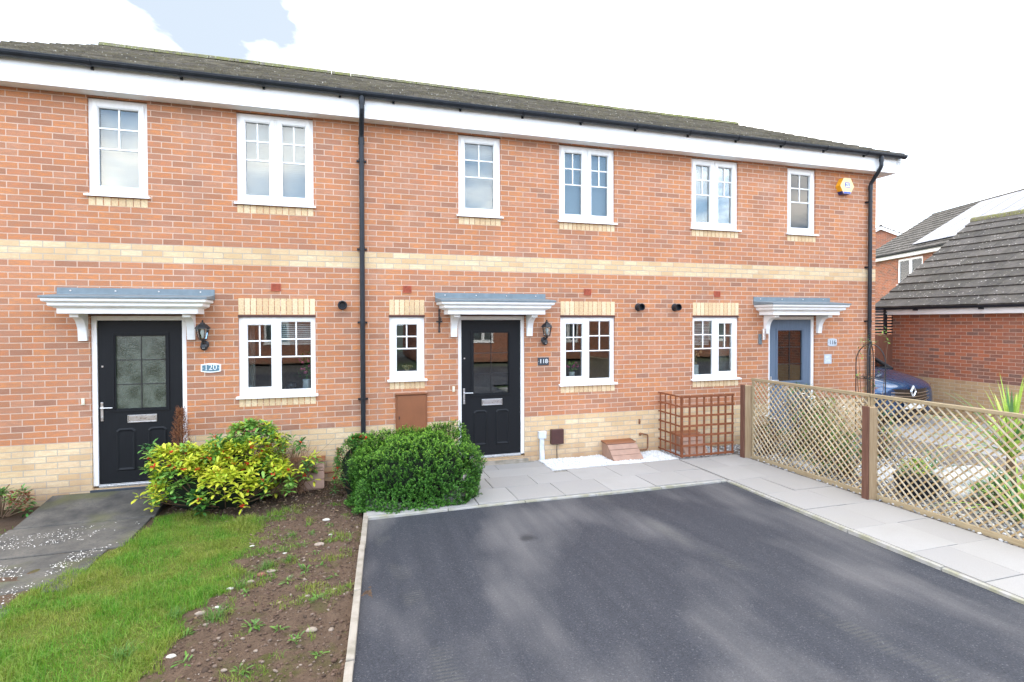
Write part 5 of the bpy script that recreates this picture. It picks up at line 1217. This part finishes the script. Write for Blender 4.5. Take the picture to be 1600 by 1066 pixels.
# ------------------------------------------------------------------ far houses
TF = Matrix.Translation((24.87,12.93,-.1)) @ Matrix.Rotation(R(-110),4,'Z')
def far_house(T, L, depth, EH, pitch_h, label, solar, wins, gable=False, ncols=.33):
    loc = T @ Vector((L/2,depth/2,0)); root = empty('detached_house', loc, label, 'house')
    w = MB(T); ops = [(a,b,c,d) for a,b,c,d in wins]; wall_cells(w, 0, L, 0, EH, ops)
    w.quad((0,0,0),(0,0,EH),(0,depth,EH),(0,depth,0)); w.add([(0,0,EH),(0,depth/2,EH+pitch_h),(0,depth,EH)],[(0,1,2)])
    w.quad((L,0,0),(L,depth,0),(L,depth,EH),(L,0,EH)); w.add([(L,0,EH),(L,depth,EH),(L,depth/2,EH+pitch_h)],[(0,1,2)]); w.quad((0,depth,0),(0,depth,EH),(L,depth,EH),(L,depth,0))
    w.build('wall', M['brick_far'], root)
    pg = math.atan2(pitch_h, depth/2); n = 14; SL = math.hypot(pitch_h+.18, depth/2+.28); r_ = MB(T @ Matrix.Translation((-.2,-.28,EH+.02))); tiles(r_, L+.4, n, SL/n, ncols, pg, .03, 0., .005)
    r_.T = T; r_.add([(-.2,depth/2,EH+pitch_h+.16),(L+.2,depth/2,EH+pitch_h+.16),(L+.2,depth+.28,EH),(-.2,depth+.28,EH)],[(0,1,2,3)]); r_.add([(-.2,-.27,EH-.02),(L+.2,-.27,EH-.02),(L+.2,depth/2,EH+pitch_h+.12),(-.2,depth/2,EH+pitch_h+.12)],[(0,1,2,3)])
    ro = r_.build('roof', M['roof_g'], root)
    MB(T).prism([(depth/2-.12,EH+pitch_h+.1),(depth/2-.08,EH+pitch_h+.22),(depth/2+.08,EH+pitch_h+.22),(depth/2+.12,EH+pitch_h+.1)],(-.2,L+.2),'x').build('ridge', M['roof_g'], ro)
    MB(T).box(-.15,L+.15,-.22,-.2,EH-.2,EH).box(-.15,L+.15,-.2,-.002,EH-.2,EH-.18).build('fascia', M['fascia'], root)
    for x in (-.19, L+.15): MB(T).prism([(-.28,EH-.22),(-.28,EH+.02),(depth/2,EH+pitch_h+.13),(depth+.28,EH+.02),(depth+.28,EH-.22),(depth/2,EH+pitch_h-.08)],(x,x+.04),'x').build('barge_board', M['fascia'], root)
    g_ = MB(T); gutter(g_, -.2, L+.2, -.28, EH+.0, .06); g_.build('gutter', M['black_plastic'], root)
    for a,b,c,d in wins: window(root, a, b, c, d, LT2, T, bars=False, glass='glass_up'); MB(T).box(a+.02,b-.02,.16,.165,c,d).build('blind', M['blind'], root)
    if solar:
        T3 = T @ Matrix.Translation((0,-.28,EH+.02)) @ Matrix.Rotation(pg,4,'X')
        for j in range(2):
            for i in range(9):
                x0 = solar+i*1.03; y0 = .42+j*1.70
                o = MB(T3).box(x0,x0+1.0,y0,y0+1.69,.055,.085).build('solar_panel', M['solar'], root, bevel=.006)
    return root
FAR = far_house(TF, 14.0, 6.44, 5.15, 2.04, 'large brick house with solar panels on the roof behind the garage', 3.1, [(2.2,3.85,3.75,4.90)])
far_house(Matrix.Translation((36.1,16.9,-.1)) @ Matrix.Rotation(R(38.7),4,'Z'), 9.0, 7.0, 6.3, 1.9, 'distant brick gable house glimpsed between the end house and the solar roof', None, [(3,4.2,3.0,4.2)])
# ------------------------------------------------------------------ car
M['paint'] = simple('blue_paint', (.012,.06,.15), .25, .35, .06, 3, spec=.6, coat=1.)
M['gloss_black'] = simple('gloss_black', (.012,.012,.014), .15, 0, .2, 8, coat=.6); M['tyre'] = simple('tyre', (.022,.022,.024), .8, 0, .2, 40)
M['car_glass'] = glass_mat('car_glass', .12, (.35,.42,.42)); M['lamp_clear'] = glass_mat('lamp_clear', .25, (.9,.92,.95))
M['plate_w'] = simple('plate_white', (.80,.80,.78), .4)
def car(cx, y0, label):
    root = empty('parked_car', (cx,y0+2.1,-.1), label, 'car'); g0 = -.1
    # stations along y (distance back from nose): half width, sill z, shoulder z, top z, top half width
    S = [ # d, hw_low, hw_mid, z_low, z_mid, z_should, z_top, hw_top, crown
        (0.00,.50,.56,.22,.48,.66,.73,.42),
        (0.04,.64,.69,.20,.50,.72,.80,.56),
        (0.14,.76,.81,.19,.52,.77,.87,.66),
        (0.32,.85,.89,.19,.54,.82,.93,.72),
        (0.60,.90,.925,.19,.56,.88,1.00,.75),
        (0.95,.915,.935,.20,.58,.94,1.07,.76),
        (1.20,.915,.935,.20,.58,.97,1.12,.76),
        (2.30,.915,.935,.20,.60,.98,1.14,.78),
        (3.40,.91,.93,.20,.60,1.0,1.16,.78),
        (4.10,.88,.91,.24,.62,1.0,1.12,.74),
        (4.32,.80,.84,.30,.62,.96,1.05,.68)]
    b = MB(); rings = []
    for d, hl, hm, zl, zm, zs_, zt2, ht in S:
        prof = [(0,zl-.02),(hl*.6,zl-.015),(hl,zl+.03),(hm,zm),(hm*.995,(zm+zs_)/2),(hm*.965,zs_),(ht,zt2-.02),(ht*.5,zt2),(0,zt2+.006)]
        ring_ = [(x,z) for x,z in prof]+[(-x,z) for x,z in prof[-2:0:-1]]; rings.append([(cx+x, y0+d+.06*(abs(x)/.9)**2*(1 if d < .2 else 0), g0+z) for x,z in ring_])
    n = len(rings[0]); vs = [p_ for r_ in rings for p_ in r_]; fs = []
    for i in range(len(rings)-1):
        for k in range(n): fs.append((i*n+k,(i+1)*n+k,(i+1)*n+(k+1)%n,i*n+(k+1)%n))
    fs.append(tuple(range(n))); fs.append(tuple((len(rings)-1)*n+k for k in range(n))[::-1])
    body = b.add(vs, fs).build('body', M['paint'], root, smooth=True, sub=2)
    # greenhouse
    G = [(1.12,.74,1.08,.72,1.10),(1.95,.76,1.10,.60,1.56),(2.9,.77,1.12,.60,1.62),(3.7,.76,1.12,.56,1.55),(4.22,.70,1.08,.50,1.14)]
    vs = []
    for d, hw, zb_, ht, zt2 in G: vs += [(cx-hw,y0+d,g0+zb_),(cx-ht,y0+d,g0+zt2),(cx-ht*.5,y0+d,g0+zt2+.03),(cx+ht*.5,y0+d,g0+zt2+.03),(cx+ht,y0+d,g0+zt2),(cx+hw,y0+d,g0+zb_)]
    fs = []
    for i in range(4):
        for k in range(5): a = i*6+k; fs.append((a,a+1,a+7,a+6))
    sides = [f for j, f in enumerate(fs) if j % 5 in (0,4)]; tops = [f for j, f in enumerate(fs) if j % 5 not in (0,4)]
    MB().add(vs, tops[3:9]).build('roof', M['paint'], root, smooth=True)
    MB().add(vs, tops[:3]).build('windscreen', M['car_glass'], root); MB().add(vs, sides).add(vs, tops[9:]).build('side_glass', M['gloss_black'], root)
    pl = MB()
    for s in (-1,1): pl.tube([(cx+s*.76,y0+1.02,g0+1.05),(cx+s*.62,y0+1.93,g0+1.575)],[.035,.03],8)
    pl.box(cx-.74,cx+.74,y0+1.02,y0+1.14,g0+1.045,g0+1.092); pl.build('pillar', M['tyre'], root)
    MB().tube([(cx-.5,y0+1.08,g0+1.10),(cx+.1,y0+1.16,g0+1.13)], .007, 6).build('wiper', M['tyre'], root)
    def fy(x): return y0+.005+.20*(abs(x)/.80)**2.4   # front surface
    def strip(x0, x1, z0f, z1f, off, nseg=24):
        m = MB(); vs = []; 
        for i in range(nseg+1):
            x = x0+(x1-x0)*i/nseg; q = i/nseg; a, b_ = z0f(x), z1f(x); zz = lambda z: .06*max(0,(z-.55))**1.2
            vs += [(cx+x,fy(x)+off+zz(a)+.02,g0+a),(cx+x,fy(x)+off+zz(a),g0+a),(cx+x,fy(x)+off+zz(b_),g0+b_),(cx+x,fy(x)+off+zz(b_)+.02,g0+b_)]
        fs = [(i*4+k,i*4+k+1,i*4+k+5,i*4+k+4) for i in range(nseg) for k in range(3)]; return m.add(vs, fs)
    gr = strip(-.66,.66,lambda x:.46+.12*(abs(x)/.66)**2,lambda x:.74+.02*(abs(x)/.66),-.025).build('grille', M['gloss_black'], root)
    ch = strip(-.60,-.10,lambda x:.655+.03*(abs(x)/.6),lambda x:.668+.03*(abs(x)/.6),-.040)
    for st_ in (strip(.10,.60,lambda x:.655+.03*(abs(x)/.6),lambda x:.668+.03*(abs(x)/.6),-.040), strip(-.55,.55,lambda x:.585+.04*(abs(x)/.6),lambda x:.597+.04*(abs(x)/.6),-.040), strip(-.50,.50,lambda x:.525+.05*(abs(x)/.6),lambda x:.536+.05*(abs(x)/.6),-.040), strip(-.60,.60,lambda x:.472+.11*(abs(x)/.6)**2,lambda x:.484+.11*(abs(x)/.6)**2,-.040)):
        ch.add(st_.v, st_.f)
    ch.build('chrome_bars', M['chrome'], gr)
    # diamond emblem
    e = MB(); zc = g0+.705; ye = y0-.045
    o_ = [(0,.125),(.082,0),(0,-.125),(-.082,0)]; i_ = [(.0,.062),(.036,-.0),(.0,-.062),(-.036,0)]
    vs = [(cx+x,ye+.03,zc+z) for x,z in o_]+[(cx+x*.72,ye,zc+z*.78) for x,z in o_]+[(cx+x,ye+.012,zc+z) for x,z in i_]
    e.add(vs, [(i,(i+1)%4,4+(i+1)%4,4+i) for i in range(4)]+[(4+i,4+(i+1)%4,8+(i+1)%4,8+i) for i in range(4)]); em = e.build('emblem', M['chrome'], gr)
    MB().add([(cx+x*1.25,ye+.034,zc+z*1.15) for x,z in o_],[(0,1,2,3)]).build('emblem_ground', M['gloss_black'], em)
    for s in (-1,1):
        hl_ = strip(s*.52 if s>0 else -.88, .88 if s>0 else s*.52, lambda x:.66+.05*(abs(x)-.5), lambda x:.76+.14*(abs(x)-.5), -.012, 10)
        h_ = hl_.build('headlight', M['lamp_clear'], root); strip(s*.54 if s>0 else -.86, .86 if s>0 else s*.54, lambda x:.67+.05*(abs(x)-.5), lambda x:.75+.14*(abs(x)-.5), -.004, 10).build('reflector', M['chrome'], h_)
        strip(s*.56 if s>0 else -.72, .72 if s>0 else s*.56, lambda x:.30, lambda x:.42, -.012, 6).build('fog_lamp', M['gloss_black'], root)
    strip(-.52,.52,lambda x:.22,lambda x:.34,-.02).build('lower_grille', M['gloss_black'], root)
    pm_ = MB().box(cx-.26,cx+.26,y0-.050,y0-.035,g0+.355,g0+.465).build('number_plate', M['plate_w'], root, bevel=.003)
    for s in (-1,1):
        for d in (.86,3.55):
            w_ = MB(); w_.tube([(cx+s*.72,y0+d,g0+.33),(cx+s*.74,y0+d,g0+.33),(cx+s*.92,y0+d,g0+.33),(cx+s*.94,y0+d,g0+.33)],[.29,.33,.33,.30],36).build('wheel', M['tyre'], root, smooth=False)
            hub = MB().tube([(cx+s*.90,y0+d,g0+.33),(cx+s*.945,y0+d,g0+.33)],[.23,.21],20)
            hub.build('rim', M['chrome'], root)
        MB().blob((cx+s*1.02,y0+1.45,g0+1.10), .11, 3, 12, 8, (.9,.5,.65), .0).build('wing_mirror', M['paint'], root, smooth=True)
    return root
car(11.03,.36,'dark blue car parked nose out between the end house and garage')
# ------------------------------------------------------------------ things on the window sills
def flowers(x, y, z, s, label, pot, cols, name='flower_vase', cat='vase', hh=.22):
    root = empty(name, (x,y,z), label, cat)
    MB().lathe((x,y,z), [(.035*s,0),(.045*s,.02),(.04*s,.09*s),(.045*s,.12*s)], 16).build('vase', pot, root, smooth=True)
    n = 60; a = rng.uniform(0,6.28,n); r_ = rng.uniform(0,.10,n)*s; P = np.stack([x+np.cos(a)*r_,y+np.sin(a)*r_*.5,z+.12*s+rng.uniform(.03,hh,n)*s],1)
    V,F = leaf_arrays(P, unit(rng.normal(size=(n,3))+[0,0,.8]), rng.normal(size=(n,3)), rng.uniform(.03,.06,n)*s, rng.uniform(.012,.025,n)*s)
    np_mesh('foliage', V, F, cols[0], root); b = MB()
    for i in range(10): b.blob((x+rnd.uniform(-.09,.09)*s,y-.02,z+.12*s+rnd.uniform(.05,hh)*s), .016*s, i, 7, 5, (1,1,1), .3)
    b.build('flowers', cols[1], root, smooth=True); st = MB()
    for i in range(0,n,4): st.tube([(x,y,z+.10*s), tuple(P[i])], .0015, 4, False)
    st.build('stem', cols[0], root)
M['pink'] = simple('pink_flower', (.60,.10,.22), .6); M['straw'] = island_mat('dried', [(.45,.33,.16),(.60,.46,.25),(.36,.22,.10)], .9, 0)
sill_b = MB()
# inner sills belong to the houses: built as simple boards
for o_ in [o for o in bpy.data.objects if o.name.startswith('terraced_house')]:
    pass
houses = sorted([o for o in bpy.data.objects if o.name.startswith('terraced_house')], key=lambda o: o.location.x)
for hs, a, b in ((houses[0],-1.3,-.25),(houses[1],3.18,4.22),(houses[1],.6,1.2),(houses[2],5.55,6.56)):
    z = 1.19 if a == .6 else 1.035
    MB().box(a,b,.112,.30,z+.02,z+.055).build('inner_sill', M['upvc'], hs)
flowers(-.43,.20,1.09,1.25,'vase of white and pink flowers inside the left ground floor window', M['grey_pvc'], (M['leaf_g'], M['pink']), hh=.28)
flowers(5.78,.20,1.09,1.6,'white vase of dried brown grasses inside the right ground floor window', M['plate_w'], (M['straw'], M['straw']), hh=.24)
flowers(.93,.20,1.245,.8,'small amber vase inside the narrow ground floor window', M['straw'], (M['straw'], M['straw']), hh=.05)
flowers(3.52,.22,1.09,1.1,'small potted plant inside the middle ground floor window', M['plate_w'], (M['leaf_lg'], M['pink']), hh=.14)
tag(MB().lathe((-.63,.2,1.09), [(.05,0),(.07,.03),(.075,.10),(.06,.11)], 18).build('bowl', M['black_plastic'], smooth=True), 'round black bowl inside the left ground floor window', 'bowl')
tag(MB().box(-1.19,-1.05,.16,.20,1.09,1.13).blob((-1.14,.19,1.15),.04,3,8,6).build('ornament', M['plate_w']), 'small white ornament inside the left window beside the frame', 'ornament')
# curtains and blinds inside ground floor windows
def slat_blind(hs, a, b, z0, z1):
    m = MB(); z = z0
    while z < z1: m.prism([(.135,z),(.155,z+.014),(.156,z+.016),(.136,z+.002)], (a,b), 'x'); z += .026
    m.build('blind', M['upvc'], hs)
slat_blind(houses[0], -.79, -.36, 1.72, 2.05); slat_blind(houses[2], 5.63, 6.03, 1.62, 2.05)
def curtain(hs, a, b, z0, z1, mat):
    m = MB(); n = 24; vs = []
    for i in range(n+1):
        x = a+(b-a)*i/n; y = .24+.02*math.sin(i*1.7); vs += [(x,y,z0),(x,y,z1)]
    m.add(vs, [(2*i,2*i+2,2*i+3,2*i+1) for i in range(n)]).build('curtain', mat, hs)
M['curtain'] = simple('curtain', (.45,.42,.38), .9); curtain(houses[2], 6.30, 6.52, 1.0, 2.1, M['curtain']); curtain(houses[0], -1.23, -1.08, 1.0, 2.1, M['curtain'])
# ------------------------------------------------------------------ houses across the street (seen as reflections in the glass)
TO = Matrix.Translation((26,-21,-.1)) @ Matrix.Rotation(math.pi,4,'Z')
far_house(TO, 22, 8.0, 4.9, 2.2, 'long brick house across the street, mirrored in the front windows', None, [(2+i*4.,3.4+i*4.,3.2,4.4) for i in range(5)]+[(3+i*5.,4.2+i*5.,1.0,2.2) for i in range(4)])
TO = Matrix.Translation((0.5,-23,-.1)) @ Matrix.Rotation(math.pi,4,'Z')
far_house(TO, 17, 8.0, 4.9, 2.2, 'second brick house across the street to the left, mirrored in the glass', None, [(2+i*4.,3.4+i*4.,3.2,4.4) for i in range(4)]+[(3+i*5.,4.2+i*5.,1.0,2.2) for i in range(3)])
